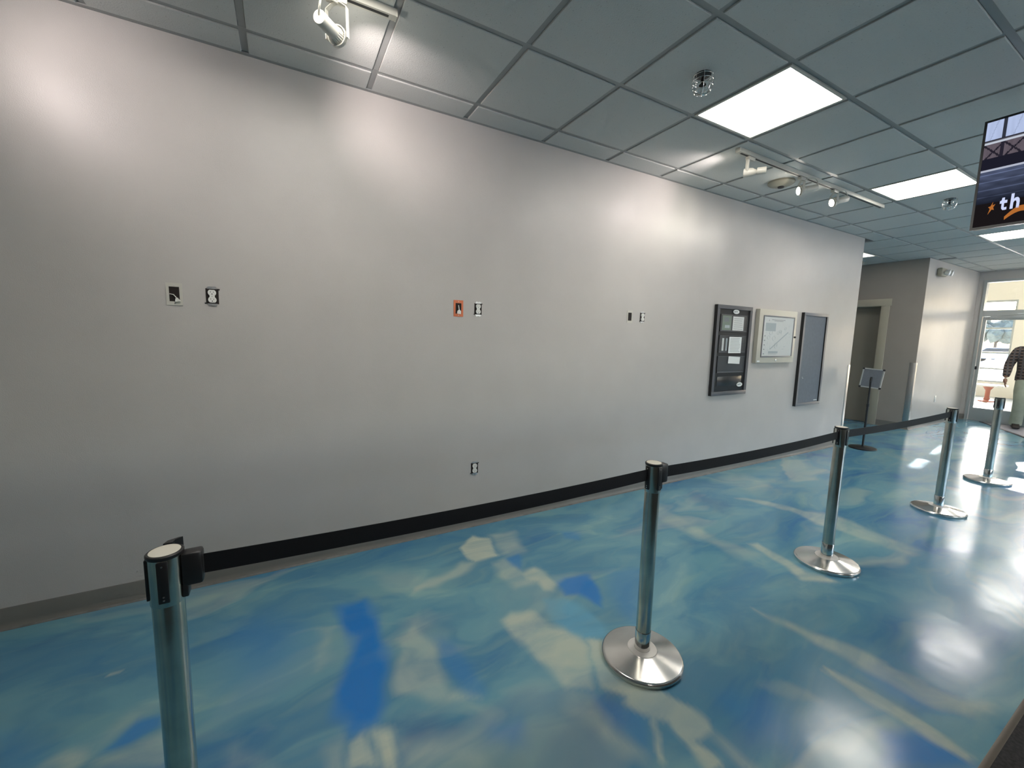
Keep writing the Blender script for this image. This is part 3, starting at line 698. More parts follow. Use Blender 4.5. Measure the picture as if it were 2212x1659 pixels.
# ================================================================== THINGS ON THE WALL
# ---- junction boxes and receptacles (local: x right, z up, wall surface at y=0)
def junction(x, z, w_, h_, hw, hh, plate, wire, lab, name='cable_wall_plate'):
    r = empty(name, (x, 0, z), lab, 'wall plate')
    bm = MB(); t = .003
    a_, c_ = w_/2, h_/2; i, k = hw/2, hh/2
    for q in ((-a_, -i, -c_, c_), (i, a_, -c_, c_), (-i, i, -c_, -k), (-i, i, k, c_)): bm.box(q[0], q[1], -t, -.0003, q[2], q[3])
    bm.build('plate', plate, r)
    MB().box(-i, i, -.0012, -.0003, -k, k).build('opening', 'hole', r)  # flat black sheet stands in for the shade inside the box
    for zz in (-1, 1): MB().lathe([(.003, 0), (.0025, .0015)], (0, -t, zz*(k+c_)/2), (0, -1, 0), 12).build('screw', 'brass', r)
    if wire == 1:
        wm = MB(); wm.tube([(-i+.002, -.002, .0), (-.003, -.006, -.003), (.007, -.009, -.016), (.012, -.01, -.028)], .0022, 8)
        wm.prism([(.002, -.039), (.026, -.036), (.013, -.018), (.005, -.022)], (0, -.012, 0), (1, 0, 0), (0, 0, 1), (0, .008, 0))
        wm.build('cable', 'white', r)
    if wire == 2:
        wm = MB(); wm.tube([(0, -.003, .022), (.001, -.007, .006), (.003, -.009, -.012)], .003, 8)
        wm.prism([(-.012, -.036), (.015, -.038), (.016, -.02), (.006, -.008), (-.004, -.012), (-.010, -.02)], (0, -.012, 0), (1, 0, 0), (0, 0, 1), (0, .008, 0))
        wm.build('cable', 'white', r)
junction(-.478, 1.599, .066, .112, .042, .074, 'platewhite', 1, 'white plate around an open box with a loose cable, leftmost on the wall')
junction(1.071, 1.607, .070, .112, .043, .072, 'orange', 2, 'orange plate around an open box with a white cable, mid-wall')
junction(2.685, 1.619, .062, .108, .042, .070, 'platewhite', 0, 'thin white plate around an empty dark box, rightmost on the wall')

def receptacle(x, z, lab, first=[None]):
    if first[0] is not None:
        r = copy_tree(first[0]); r.location = (x, 0, z); r['label'] = lab; return r
    r = empty('outlet', (x, 0, z), lab, 'outlet', 'uncovered duplex outlets')
    MB().box(-.028, .028, -.0015, -.0003, -.040, .040).build('box_opening', 'hole', r)  # black sheet in place of the shaded box interior
    for q in (-1, 1):
        s_ = MB()
        poly = [(-.022, .038*q), (.022, .038*q), (.020, .048*q), (.010, .054*q), (.006, .050*q), (-.006, .050*q), (-.010, .054*q), (-.020, .048*q)]
        s_.prism(poly if q > 0 else poly[::-1], (0, -.004, 0), (1, 0, 0), (0, 0, 1), (0, .003, 0))
        s_.build('mounting_strap', 'strap', r)
    fc = MB()
    for q in (-1, 1):
        pts = []
        for i in range(28):
            t = 2*math.pi*i/28; px_, pz_ = .0178*math.cos(t), .0178*math.sin(t)
            pz_ = max(-.0145, min(.0145, pz_)); pts.append((px_, pz_+.0185*q))
        fc.prism(pts, (0, -.009, 0), (1, 0, 0), (0, 0, 1), (0, .008, 0))
    fc.box(-.011, .011, -.0075, -.001, -.006, .006)
    face = fc.build('face', 'white', r)
    for q in (-1, 1):
        MB().box(-.0075, -.0055, -.0093, -.0088, .0185*q, .0185*q+.007).build('slot', 'hole', face)
        MB().box(.0055, .0075, -.0093, -.0088, .0185*q, .0185*q+.006).build('slot', 'hole', face)
        MB().lathe([(.0026, 0), (.0026, .0006)], (0, -.0088, .0185*q-.007), (0, -1, 0), 12).build('ground_hole', 'hole', face)
    for q in (-.048, 0, .048): MB().lathe([(.0032, 0), (.0025, .0015)], (0, -.0042 if q else -.0076, q), (0, -1, 0), 12).build('screw', 'brass', r)
    MB().box(.026, .034, -.003, -.0004, .034, .040).build('box_tab', 'black', r)
    MB().box(-.034, -.026, -.003, -.0004, -.040, -.034).build('box_tab', 'black', r)
    first[0] = r; return r
receptacle(-.320, 1.598, 'white uncovered outlet right of the plate with the loose cable, leftmost outlet')
receptacle(1.220, 1.610, 'white uncovered outlet just right of the orange plate')
receptacle(2.838, 1.620, 'white uncovered outlet right of the empty dark box')
receptacle(1.208, .446, 'white uncovered outlet low on the wall above the black belt')

# covered outlet on the corridor wall
r = empty('covered_outlet', (10.29, 0, .47), 'white covered outlet low on the bright wall near the entrance', 'outlet')
MB().box(-.036, .036, -.006, -.0003, -.058, .058, bev=.002).build('plate', 'white', r)
MB().box(-.016, .016, -.009, -.006, -.034, .034, bev=.001).build('face', 'white', r)
# emergency light
r = empty('emergency_light', (9.70, 0, 2.645), 'white two-lamp emergency light high on the wall by the alcove corner', 'emergency light')
MB().box(-.15, .10, -.07, -.0003, -.065, .065, bev=.018).build('housing', 'tan', r)
for q in (-.04, .10):
    hd = MB().lathe([(.028, 0), (.042, .02), (.048, .05), (.048, .06)], (q, -.07, .0), (.15, -1, -.25), 20).build('lamp_head', 'white', r)
    MB().lathe([(.044, .0602), (.03, .068), (0, .071)], (q, -.07, .0), (.15, -1, -.25), 20).build('lens', 'lens_em', hd)

# ---- case 1: black literature case
def frame_rect(bm, x0, x1, z0, z1, t, y0, y1, mi=0, bev=.002):
    bm.box(x0, x1, y0, y1, z0, z0+t, mi, bev); bm.box(x0, x1, y0, y1, z1-t, z1, mi, bev)
    bm.box(x0, x0+t, y0, y1, z0+t, z1-t, mi); bm.box(x1-t, x1, y0, y1, z0+t, z1-t, mi)
c1x0, c1x1, c1z0, c1z1 = 3.855, 4.452, .853, 1.793
r = empty('display_case', (c1x0, 0, c1z0), 'tall black glass-fronted literature case, leftmost of the three wall cases', 'display case')
W1, H1 = c1x1-c1x0, c1z1-c1z0
MB().box(0.004, W1-.004, -.022, -.0003, 0.004, H1-.004).build('backing', 'framedark', r)
bm = MB(); frame_rect(bm, 0, W1, 0, H1, .04, -.034, -.0003); bm.build('frame', 'framegrey', r)
MB().box(-.0012, 0, -.0335, -.0004, 0, H1).build('side_edge', 'black', r)
rows = [(.10, .285), (.33, .52), (.56, .745)]
for t0, t1 in rows:
    bm = MB(); z1_, z0_ = H1*(1-t0), H1*(1-t1); t_ = .004
    frame_rect(bm, .07, W1-.07, z0_, z1_, t_, -.031, -.022, bev=0)
    bm.box(.07, W1-.07, -.028, -.022, z0_-.0, z0_+.012)
    bm.build('pocket', 'framegrey', r)
    MB().box(.074, W1-.074, -.030, -.029, z0_+.012, z1_-.004).build('pocket_window', 'acrylic', bpy.data.objects[-1] if False else r)
MB().box(.09, W1-.09, -.025, -.022, .10, .20, bev=.002).build('lower_pocket', 'framedark', r)
MB().box(W1-.20, W1-.12, -.0285, -.022, H1*.655, H1*.66).build('pocket_lip', 'framegrey', r)
def oval(x, z, a_, c_, lab):
    bm = MB(); pts = [(a_*math.cos(i*math.pi/14), c_*math.sin(i*math.pi/14)) for i in range(28)]
    bm.prism(pts, (0, 0, 0), (1, 0, 0), (0, 0, 1), (0, -.001, 0))
    bm.box(-a_*.5, a_*.45, -.0012, -.001, -.004, .002, 1); bm.box(-a_*.3, a_*.5, -.0012, -.001, .006, .010, 1)
    bm.lathe([(.008, 0), (.008, .0003)], (-a_*.55, -.001, -.001), (0, -1, 0), 12, 1)
    o = bm.build('sticker', ['paper', 'ink'], None, (x, -.0285, z)); return tag(o, lab, 'sticker', 'oval white stickers on the black case')
oval(c1x0+W1*.53, c1z1-.062, .052, .022, 'oval white sticker at the top of the black case')
oval(c1x0+W1*.80, c1z0+.105, .050, .023, 'oval white sticker at the lower right of the black case')
def sheet(x, z, w_, h_, y, m, lab, lines=0, name='notice_sheet', cat='paper', tilt=0, extra=None):
    bm = MB(); bm.box(-w_/2, w_/2, -.0006, 0, -h_/2, h_/2)
    rr = random.Random(int(x*1000))
    for i in range(lines):
        zz = h_/2-(i+1.0)*h_/(lines+1.2); ww = w_*rr.uniform(.6, .84)
        bm.box(-w_*.40, -w_*.40+ww, -.0008, -.0006, zz-.0022, zz+.0014, 1)
    if extra: extra(bm)
    o = bm.build(name, [m, 'ink', 'inkl'], None, (x, y, z)); o.rotation_euler = (0, tilt, 0)
    return tag(o, lab, cat)
yy = -.0235
def cz(t): return c1z1-H1*t
def cx_(s): return c1x0+W1*s
def photo_ex(bm):
    bm.box(-.05, .03, -.0009, -.0006, .015, .06, 1); bm.box(-.03, .05, -.0009, -.0006, -.05, -.02, 2)
sheet(cx_(.30), cz(.195), .15, .155, yy, 'paperg', 'green-grey leaflet in the top pocket of the black case', 0, 'leaflet', 'leaflet', extra=photo_ex)
sheet(cx_(.62), cz(.20), .19, .155, yy-.002, 'paper', 'white sheet in the top pocket of the black case', 6)
sheet(cx_(.235), cz(.43), .03, .13, yy, 'paper', 'narrow pale leaflet standing at the left of the middle pocket', 0, 'leaflet', 'leaflet')
sheet(cx_(.335), cz(.43), .026, .13, yy, 'inkl', 'second narrow leaflet beside it in the middle pocket', 0, 'leaflet', 'leaflet')
sheet(cx_(.56), cz(.435), .215, .17, -.0325, 'paper', 'white printed notice taped over the middle pocket of the black case', 10)
sheet(cx_(.57), cz(.605), .20, .075, -.0325, 'paper', 'white torn note hanging over the third pocket of the black case', 0, tilt=.04)

# ---- case 2: beige map box
c2x0, c2x1, c2z0, c2z1 = 4.570, 5.328, 1.189, 1.785
r = empty('wall_box', (c2x0, 0, c2z0), 'beige metal wall box with a framed map, middle of the three wall cases', 'wall box')
W2, H2 = c2x1-c2x0, c2z1-c2z0
MB().box(0, W2, -.045, -.0003, 0, H2, bev=.004).build('housing', 'beigebox', r)
bm = MB(); frame_rect(bm, .075, W2-.055, .065, H2-.065, .012, -.052, -.0445); bm.build('window_frame', 'framelight', r)
MB().box(.087, W2-.067, -.050, -.0495, .077, H2-.077).build('pane', 'acrylic', r)
MB().lathe([(.012, 0), (.012, .008), (.006, .011)], (W2*.5, -.045, .033), (0, -1, 0), 20).build('lock', 'chrome', r)
MB().lathe([(.011, 0), (.011, .014), (.008, .018)], (W2-.025, -.045, H2*.5), (0, -1, 0), 20).build('knob', 'black', r)
MB().box(.02, .07, -.0458, -.045, .012, .028).build('small_label', 'paper', r)
def mapdraw(bm):
    rr = random.Random(5); y0, y1 = -.0009, -.0006
    bm.box(-.15, .12, y0, y1, .185, .19, 1); bm.box(-.10, .08, y0, y1, .172, .176, 1)
    bm.lathe([(.006, 0), (.006, .0003)], (-.2, -.0006, .18), (0, -1, 0), 10, 1)
    bm.box(-.26, -.06, y0, y1, .06, .15, 2)
    for i in range(26):
        x_ = rr.uniform(-.25, .24); z_ = rr.uniform(-.16, .14); a_ = rr.uniform(.01, .045)
        if rr.random() < .5: bm.box(x_, x_+a_, y0, y1, z_, z_+.003, 2)
        else: bm.box(x_, x_+.003, y0, y1, z_-a_, z_, 2)
    for i in range(9):
        x_ = rr.uniform(-.2, .2); z_ = rr.uniform(-.12, .1); rr_ = rr.uniform(.012, .03)
        bm.tube([(x_+rr_*math.cos(k*.7), -.0008, z_+rr_*.8*math.sin(k*.7)) for k in range(9)], .0012, 5, 2, True)
    bm.prism([(-.15, -.14), (.20, .06), (.21, .05), (-.14, -.15)], (0, -.0006, 0), (1, 0, 0), (0, 0, 1), (0, -.0003, 0), 2)
    bm.box(-.17, .02, y0, y1, -.19, -.165, 2); bm.box(-.17, .0, y0, y1, -.20, -.197, 1)
    for i in range(5): bm.box(-.27, -.25, y0, y1, -.2+i*.05, -.19+i*.05, 1)
sheet(c2x0+W2*.513, c2z0+H2*.5, W2-.14, H2-.16, -.0455, 'paper', 'pale site map behind glass in the beige wall box', 0, 'site_map', 'map', extra=mapdraw)

# ---- case 3: grey notice board
c3x0, c3x1, c3z0, c3z1 = 5.510, 6.088, .640, 1.790
r = empty('notice_board', (c3x0, 0, c3z0), 'tall empty grey notice board, rightmost of the three wall cases', 'notice board')
W3, H3 = c3x1-c3x0, c3z1-c3z0
bm = MB(); frame_rect(bm, 0, W3, 0, H3, .035, -.035, -.0003); bm.build('frame', 'framelight', r)
MB().box(-.0012, 0, -.0345, -.0004, 0, H3).build('side_edge', 'black', r)
MB().box(W3-.0365, W3-.035, -.0345, -.02, .035, H3-.035).build('inner_edge', 'black', r)
MB().box(.034, W3-.034, -.022, -.0004, .034, H3-.034).build('board', 'board', r)
MB().lathe([(.004, 0), (.004, .001)], (.115, -.022, .36), (0, -1, 0), 10).build('mark', 'paper', r)
MB().lathe([(.005, 0), (.005, .001)], (.130, -.022, .345), (0, -1, 0), 10).build('mark', 'paper', r)
MB().box(W3-.135, W3-.055, -.0232, -.022, .052, .062).build('small_label', 'paper', r)

# ================================================================== CEILING THINGS
def track(x0, x1, y, lab):
    r = empty('lighting_track', (x0, y, ZC), lab, 'lighting track', 'white lighting tracks')
    L = x1-x0; bm = MB()
    bm.box(0, L, -.018, .018, -.0315, -.0003)
    bm.build('rail', 'lampwhite', r)
    MB().box(.03, L-.03, -.0075, .0075, -.0322, -.0314).build('slot', 'vent', r)
    for q in (-.006, L): MB().box(q, q+.006, -.019, .019, -.033, -.0003, bev=.001).build('end_cap', 'lampwhite', r)
track(-1.97, .487, -.70, 'white ceiling lighting track at the top left')
track(2.985, 5.40, -.70, 'white ceiling lighting track between two ceiling light panels')

def lamp(x, aim, lab, style, energy, spot, blend=.6, drop=.13, col=(1, .87, .85), litcone=True):
    y = -.70; r = empty('track_light', (x, y, ZC-.034), lab, 'track light', 'white track lights')
    MB().box(-.040, .040, -.016, .016, -.024, .0005, bev=.004).build('track_adapter', 'lampwhite', r)
    d = (Vector(aim)-Vector((x, y, ZC-.034-drop))).normalized()
    piv = Vector((0, 0, -drop)); side = d.cross(Vector((0, 0, 1))).normalized(); up = side.cross(d)
    if style == 'gimbal':
        R0 = .036; yk = MB()
        for q in (-1, 1):
            s_ = side*q
            pts = [Vector((0, 0, -.022)), Vector((0, 0, -.028))+s_*.02, Vector((0, 0, -.045))+s_*(R0+.010), piv+s_*(R0+.012)+Vector((0, 0, -.012))]
            for p_, q_ in zip(pts, pts[1:]):
                hw = d.copy(); hw.z = 0; hw = hw.normalized()*.009
                th = (q_-p_).cross(hw).normalized()*.0015
                vv = [yk.b.verts.new(v) for v in (p_-hw-th, p_+hw-th, p_+hw+th, p_-hw+th, q_-hw-th, q_+hw-th, q_+hw+th, q_-hw+th)]
                for f_ in ((0, 1, 2, 3), (7, 6, 5, 4), (0, 4, 5, 1), (1, 5, 6, 2), (2, 6, 7, 3), (3, 7, 4, 0)): yk.b.faces.new([vv[i] for i in f_])
        yk.build('yoke', 'lampwhite', r)
        rg = MB(); rg.lathe([(R0, 0), (R0+.004, 0), (R0+.004, .016), (R0, .016), (R0, 0)], piv-d*.008, d, 36, cap=False)
        rg.build('gimbal_ring', 'lampwhite', r)
        # ribbed reflector bulb
        bm = MB(); seg = 40; rings = []
        prof = [(.0255, -.035), (.028, -.025), (.031, -.005), (.0325, .012), (.0325, .02)]
        for rr_, h_ in prof:
            rings.append([bm.b.verts.new(piv+d*h_+(side*math.cos(2*math.pi*i/seg)+up*math.sin(2*math.pi*i/seg))*(rr_*(1 if i % 2 else .93))) for i in range(seg)])
        for P, Q in zip(rings, rings[1:]):
            for i in range(seg): bm.b.faces.new((P[i], P[(i+1) % seg], Q[(i+1) % seg], Q[i]))
        bulb = bm.build('bulb', 'lampwhite', r)
        MB().lathe([(.031, .0), (.029, .003), (0, .004)], piv+d*.0185, d, 32, cap=True).build('lens', 'lens', bulb)
        MB().lathe([(.024, -.125), (.026, -.122), (.026, -.030), (.022, -.028)], piv, d, 28).build('socket', 'lampwhite', r)
        bk = piv-d*.125
        cb = MB(); pts = []
        P0, P1, P2, P3 = bk+up*.008, bk-d*.05+up*.05, bk+up*.10+side*.03, Vector((0.01, 0, -.024))
        for i in range(17):
            t = i/16; pts.append(P0*(1-t)**3+P1*3*t*(1-t)**2+P2*3*t*t*(1-t)+P3*t**3+side*.018*math.sin(t*2*math.pi))
        cb.tube(pts, .004, 8); cb.build('cable', 'lampwhite', r)
        lo = piv+d*.03
    else:
        a_ = MB(); s_ = Vector((-.030, 0, 0))
        a_.box(-.040, -.022, -.012, .012, -drop-.005, -.010, bev=.005); a_.build('arm', 'lampwhite', r)
        MB().lathe([(.027, -.036), (.031, -.036), (.032, -.005), (.030, .022), (.014, .05), (.012, .055)], piv+Vector((-.005, 0, -.004)), -d, 28, cap=False).build('lamp_holder', 'lampwhite', r)
        MB().lathe([(.022, .0), (.0245, .004), (.0245, .058), (.022, .062)], piv-d*.052+Vector((-.005, 0, 0)), -d, 28).build('socket', 'lampwhite', r)
        MB().lathe([(.028, 0), (.027, .002), (0, .003)], piv+d*.008+Vector((-.005, 0, -.004)), d, 28).build('lens', 'lens', r)
        lo = piv+d*.045
    ld = bpy.data.lights.new('lamp_light', 'SPOT'); ld.energy = energy; ld.spot_size = math.radians(spot); ld.spot_blend = blend
    ld.color = col; ld.shadow_soft_size = .03
    L = bpy.data.objects.new('lamp_light', ld); C.objects.link(L); L.parent = r; L.location = lo
    L.rotation_euler = d.to_track_quat('-Z', 'Y').to_euler()
    return r
for k in LAMPS: lamp(*k[:4], **k[4])

# sprinklers
def sprinkler(x, y, cage, lab):
    r = empty('sprinkler', (x, y, ZC), lab, 'sprinkler')
    MB().lathe([(.042, 0), (.040, -.006), (.022, -.010), (.012, -.012)][::-1], cap=False).build('escutcheon', 'vent' if cage else 'chrome', r)
    bm = MB(); bm.cyl((0, 0, -.045), (0, 0, -.006), .008)
    for s_ in (-1, 1): bm.tube([(s_*.008, 0, -.02), (s_*.014, 0, -.038), (s_*.005, 0, -.052)], .0025, 8)
    bm.lathe([(.018, 0), (.018, .002)], (0, 0, -.054), (0, 0, 1), 16)
    bm.build('sprinkler_head', 'hole' if cage else 'brass', r)
    if cage:
        w_ = MB(); n = 8
        for z_, rr_ in ((-.012, .050), (-.035, .052), (-.062, .050), (-.088, .040)):
            w_.tube([(rr_*math.cos(i*math.pi/12), rr_*math.sin(i*math.pi/12), z_) for i in range(24)], .0016, 6, closed=True)
        for k in range(n):
            a_ = k*2*math.pi/n; c_, s_ = math.cos(a_), math.sin(a_)
            w_.tube([(rr_*c_, rr_*s_, z_) for rr_, z_ in ((.052, -.004), (.053, -.035), (.051, -.062), (.040, -.088), (.02, -.098), (0, -.1))], .0016, 6)
        w_.build('wire_cage', 'chrome', r)
sprinkler(2.02, -1.112, True, 'wire-caged sprinkler head beside the nearest ceiling light panel')
sprinkler(5.70, -1.115, True, 'wire-caged sprinkler head just past the second ceiling light panel')
sprinkler(8.80, .73, False, 'small bare sprinkler head in the alcove ceiling')
# smoke detector
r = empty('smoke_detector', (3.92, -.505, ZC), 'round off-white detector on the ceiling beside the lamp track', 'smoke detector')
MB().lathe([(.105, -.0003), (.105, -.014), (.092, -.026), (.06, -.038), (.03, -.042), (0, -.042)], seg=40).build('housing', 'tan', r)
MB().lathe([(.026, -.0415), (.024, -.052), (0, -.054)], seg=24).build('sensor', 'vent', r)
# slot vent
r = empty('ceiling_vent', (9.50, -.115, ZC), 'dark slot vent in the ceiling above the alcove corner', 'vent')
bm = MB(); frame_rect_pts = None
bm.box(-.03, .03, -.10, .10, -.002, -.0003); bm.build('opening', 'vent', r)
bm = MB(); bm.box(-.038, -.03, -.105, .105, -.004, -.0003); bm.box(.03, .038, -.105, .105, -.004, -.0003); bm.build('frame', 'tbar', r)

# ---- hanging screen
TX, TY1, TZ0, TZ1 = 3.60, -1.805, 2.11, 2.718
TW = 1.08
r = empty('hanging_screen', (TX, TY1-TW/2, ZC), 'black framed screen hanging from the ceiling at the right edge', 'screen')
def tl(y, z): return y-(TY1-TW/2), z-ZC
hh = TZ1-TZ0
bm = MB(); z0, z1 = TZ0-ZC, TZ1-ZC; y0, y1 = -TW/2, TW/2
bm.box(.012, .055, y0+.004, y1-.004, z0+.004, z1-.004, bev=.004); bm.build('back_housing', 'tvblack', r)
bm = MB(); bz = .011
bm.box(0, .012, y0, y1, z0, z0+.014); bm.box(0, .012, y0, y1, z1-bz, z1); bm.box(0, .012, y0, y0+bz, z0+.014, z1-bz); bm.box(0, .012, y1-bz, y1, z0+.014, z1-bz)
bm.build('bezel', 'tvblack', r)
bm = MB(); bm.cyl((.08, 0, z1-.15), (.08, 0, -.0003), .02); bm.box(.055, .085, -.15, .15, z1-.35, z1-.1); bm.box(.02, .14, -.06, .06, -.008, -.0003)
bm.build('ceiling_mount', 'black', r)
# displayed picture: emission colours per face
def screen_mat():
    h = N('screen_picture'); e = h.n('ShaderNodeEmission'); at = h.n('ShaderNodeAttribute'); at.attribute_name = 'pic'
    h.l(at.outputs['Color'], e.inputs[0]); e.inputs[1].default_value = .42; h.surf(e.outputs[0]); return h.m
def picture():
    nx, ny = 300, 104; Wp, Hp = TW-2*bz, hh-bz-.014
    me = bpy.data.meshes.new('display'); vs_, fs, cols = [], [], []
    for i in range(nx+1):
        for j in range(ny+1): vs_.append((.004, y1-bz-Wp*i/nx, z1-bz-Hp*j/ny))
    rr = random.Random(3)
    def inpoly(p, P):
        x, y = p; c_ = False; n = len(P)
        for i in range(n):
            xa, ya = P[i]; xb, yb = P[(i+1) % n]
            if (ya > y) != (yb > y) and x < (xb-xa)*(y-ya)/(yb-ya)+xa: c_ = not c_
        return c_
    for i in range(nx):
        for j in range(ny):
            s_ = (i+.5)/nx*Wp/.477; t = (j+.5)/ny
            n1 = noise.noise(Vector((s_*9, t*30, 0)))*.5+.5; n2 = noise.noise(Vector((s_*30, t*5, 3)))*.5+.5
            if t < .17:
                c_ = Vector((.42, .50, .72))*(.85+.3*n2)
                if (s_ % .30) > .135 and (s_ % .30) < .16: c_ = Vector((.03, .035, .05))
                if abs(((s_*1.2+t*.35) % .22)-.11) < .006: c_ *= .8
            elif t < .185: c_ = Vector((.02, .02, .03))
            elif t < .215-.0: c_ = Vector((.50, .54, .62)) if t > .19 else Vector((.1, .1, .12))
            elif t < .35:
                c_ = Vector((.11, .09, .11))*(.8+.5*n2)
                q = (s_ % .16)/.16; tt = (t-.215)/.135
                if abs(q-tt*.9) < .07 or abs((1-q)-tt*.9) < .07: c_ = Vector((.018, .016, .025))
                if .135 < (s_ % .30) < .165: c_ = Vector((.02, .018, .03))
            elif t < .45: c_ = Vector((.012, .012, .022))
            elif t < .475: c_ = Vector((.42, .45, .55))
            elif t < .78:
                c_ = Vector((.06, .075, .13))*(1.1-.9*(t-.475)/.3)*(.55+.9*n1)
                if ((t*14) % 1) < .12: c_ = c_*1.9
            else: c_ = Vector((.010, .008, .009))
            p_ = (s_, t)
            a = i*(ny+1)+j; fs.append((a, a+1, a+ny+2, a+ny+1)); cols.append((*c_, 1))
    me.from_pydata(vs_, [], fs)
    ca = me.color_attributes.new('pic', 'FLOAT_COLOR', 'CORNER')
    ca.data.foreach_set('color', np.repeat(np.array(cols, np.float32), 4, axis=0).ravel())
    me.materials.append(screen_mat())
    o = bpy.data.objects.new('display', me); C.objects.link(o); o.parent = r
    return o, Wp, Hp
disp, Wp, Hp = picture()
def sp(poly, m, name, d=.0012):
    bm = MB(); bm.prism([(s_*.477, t) for s_, t in poly], (.0038, y1-bz, z1-bz), (0, -1, 0), (0, 0, -Hp), (-d, 0, 0)); o = bm.build(name, m, disp); return o
txtm = emis('screen_letters', (.56, .62, .85, 1), .45); orm = emis('screen_orange', (.42, .14, .03, 1), .42)
def L(poly, ox, sx, oy, sy): return [(ox+x*sx, oy+y*sy) for x, y in poly]
# t and h drawn as heavy rounded outlines
tg = [(.30, .0), (.62, .0), (.62, .22), (.98, .22), (.98, .45), (.62, .45), (.62, .74), (.70, .80), (.98, .77), (1, .98), (.78, 1.0), (.52, .99), (.34, .88), (.30, .74), (.30, .45), (.05, .45), (.05, .25), (.24, .2)]
sp(L(tg, .196, .062, .752, .118), txtm, 'letter')
hg = [(0, 0), (.32, 0), (.32, .38), (.50, .29), (.74, .29), (.92, .40), (.98, .56), (.98, 1), (.66, 1), (.66, .62), (.58, .50), (.42, .50), (.32, .60), (.32, 1), (0, 1)]
sp(L(hg, .283, .072, .728, .142), txtm, 'letter')
star = [(.62, 0), (.58, .28), (.95, .22), (.72, .45), (.85, .68), (.55, .62), (.1, 1), (.30, .55), (.05, .38), (.35, .34)]
sp(L(star, .105, .062, .775, .115), orm, 'star_figure')
arc = []
for i in range(9): t = i/8; arc.append((.250+.16*t, .935-.085*math.sin(t*math.pi*.62)))
for i in range(8, -1, -1): t = i/8; arc.append((.252+.16*t, .965-.062*math.sin(t*math.pi*.62)))
sp(arc, orm, 'orange_swoosh')

# ================================================================== STANCHIONS
PH = .905
def stanchion(x, y, rz, lab, first=[None]):
    if first[0] is not None:
        r = copy_tree(first[0]); r.location = (x, y, 0); r.rotation_euler.z = rz; r['label'] = lab; return r
    r = empty('stanchion_post', (x, y, 0), lab, 'stanchion', 'steel stanchion posts', rz=rz)
    MB().lathe([(.165, .0002), (.174, .002), (.176, .016), (.172, .022), (.168, .0245), (.166, .02493), (.164, .02537), (.120, .0348), (.070, .0457), (.066, .04657), (.064, .047), (.034, .0475)], seg=64, cap=True).build('base', 'basemetal', r)
    MB().lathe([(.0635, .0468), (.0625, .0488), (.034, .050)], seg=40, cap=False).build('base_disc', 'disc', r)
    MB().lathe([(.0335, .048), (.0335, .135), (.0325, .137)], seg=40, cap=False).build('base_collar', 'chrome', r)
    MB().lathe([(.0315, .05), (.0315, PH-.115)], seg=48, cap=False).build('pole', 'brushed', r)
    MB().lathe([(.0330, PH-.125), (.0335, PH-.123), (.0335, PH-.006)], seg=48, cap=True).build('head_sleeve', 'brushed', r)
    MB().lathe([(.0350, PH-.010), (.0365, PH-.007), (.0365, PH-.002), (.034, PH), (.031, PH)], seg=48, cap=True).build('cap_ring', 'black', r)
    MB().lathe([(.0305, PH+.0002), (.0300, PH+.0008), (0, PH+.0008)], seg=48, cap=True).build('cap_disc', 'capwhite', r)
    for k in range(4):
        a_ = k*math.pi/2; bm = MB()
        if k == 0:   # belt cassette housing
            bm.box(.030, .072, -.018, .018, PH-.092, PH-.010, bev=.007)
            o = bm.build('belt_housing', 'black', r)
            bm = MB(); bm.box(.030, .042, -.016, .016, PH-.118, PH-.088, bev=.002); bm.build('housing_clip', 'black', o)
        else:        # receiving clips
            bm.box(.031, .0375, -.0105, .0105, PH-.112, PH-.012, bev=.002)
            o = bm.build('belt_clip', 'black', r)
            for zz in (PH-.104, PH-.096, PH-.022): MB().lathe([(.0022, 0), (.0018, .0012)], (.0375, 0, zz), (1, 0, 0), 10).build('screw', 'brass', o)
        if k: o.rotation_euler = (0, 0, a_)
    first[0] = r; return r
POSTS = [(-.262, -1.52, 0), (1.362, -1.525, 0), (3.055, -1.505, 0), (4.934, -1.528, 0), (6.520, -1.480, 0)]
PL = ['nearest steel stanchion post, cut off by the bottom edge at left', 'steel stanchion post in the middle foreground with a shiny round base',
      'steel stanchion post in front of the end of the long wall', 'steel stanchion post at the far end of the last belt', 'farthest steel stanchion post, without a belt, near the entrance']
for p_, l_ in zip(POSTS, PL): stanchion(*p_, l_)
p1 = [o for o in bpy.data.objects if o.get('label') == PL[0]][0]
bm = MB(); bm.prism([(.036, -.010), (.052, -.004), (.062, .016), (.062, .024), (.050, .010), (.036, .008)], (0, 0, PH-.060), (0, 1, 0), (1, 0, 0), (0, 0, .062)); bm.build('belt_end_clip', 'black', p1)
def belt(p, q, lab):
    p, q = Vector(p), Vector(q); d = (q-p); L_ = d.length; d.normalize()
    n = 24; bm = MB(); hw = .0245; th = .0009; side = Vector((-d.y, d.x, 0)).normalized()*th
    rows_ = []
    for i in range(n+1):
        t = i/n; c_ = p.lerp(q, t); c_ = Vector((c_.x, c_.y, PH-.050-.012*4*t*(1-t)))
        tw = .04*math.sin(t*math.pi)
        u = Vector((-d.y*tw, d.x*tw, 1)).normalized()*hw
        rows_.append([bm.b.verts.new(c_+u+side), bm.b.verts.new(c_+u-side), bm.b.verts.new(c_-u-side), bm.b.verts.new(c_-u+side)])
    for A_, B_ in zip(rows_, rows_[1:]):
        for k in range(4): bm.b.faces.new((A_[k], A_[(k+1) % 4], B_[(k+1) % 4], B_[k]))
    bm.b.faces.new(rows_[0]); bm.b.faces.new(rows_[-1][::-1])
    o = bm.build('stanchion_belt', 'belt'); tag(o, lab, 'belt', 'black stanchion belts')
BL = ['black retractable belt between the nearest two posts', 'black retractable belt between the middle foreground post and the next one', 'black retractable belt to the post at the far end of the line']
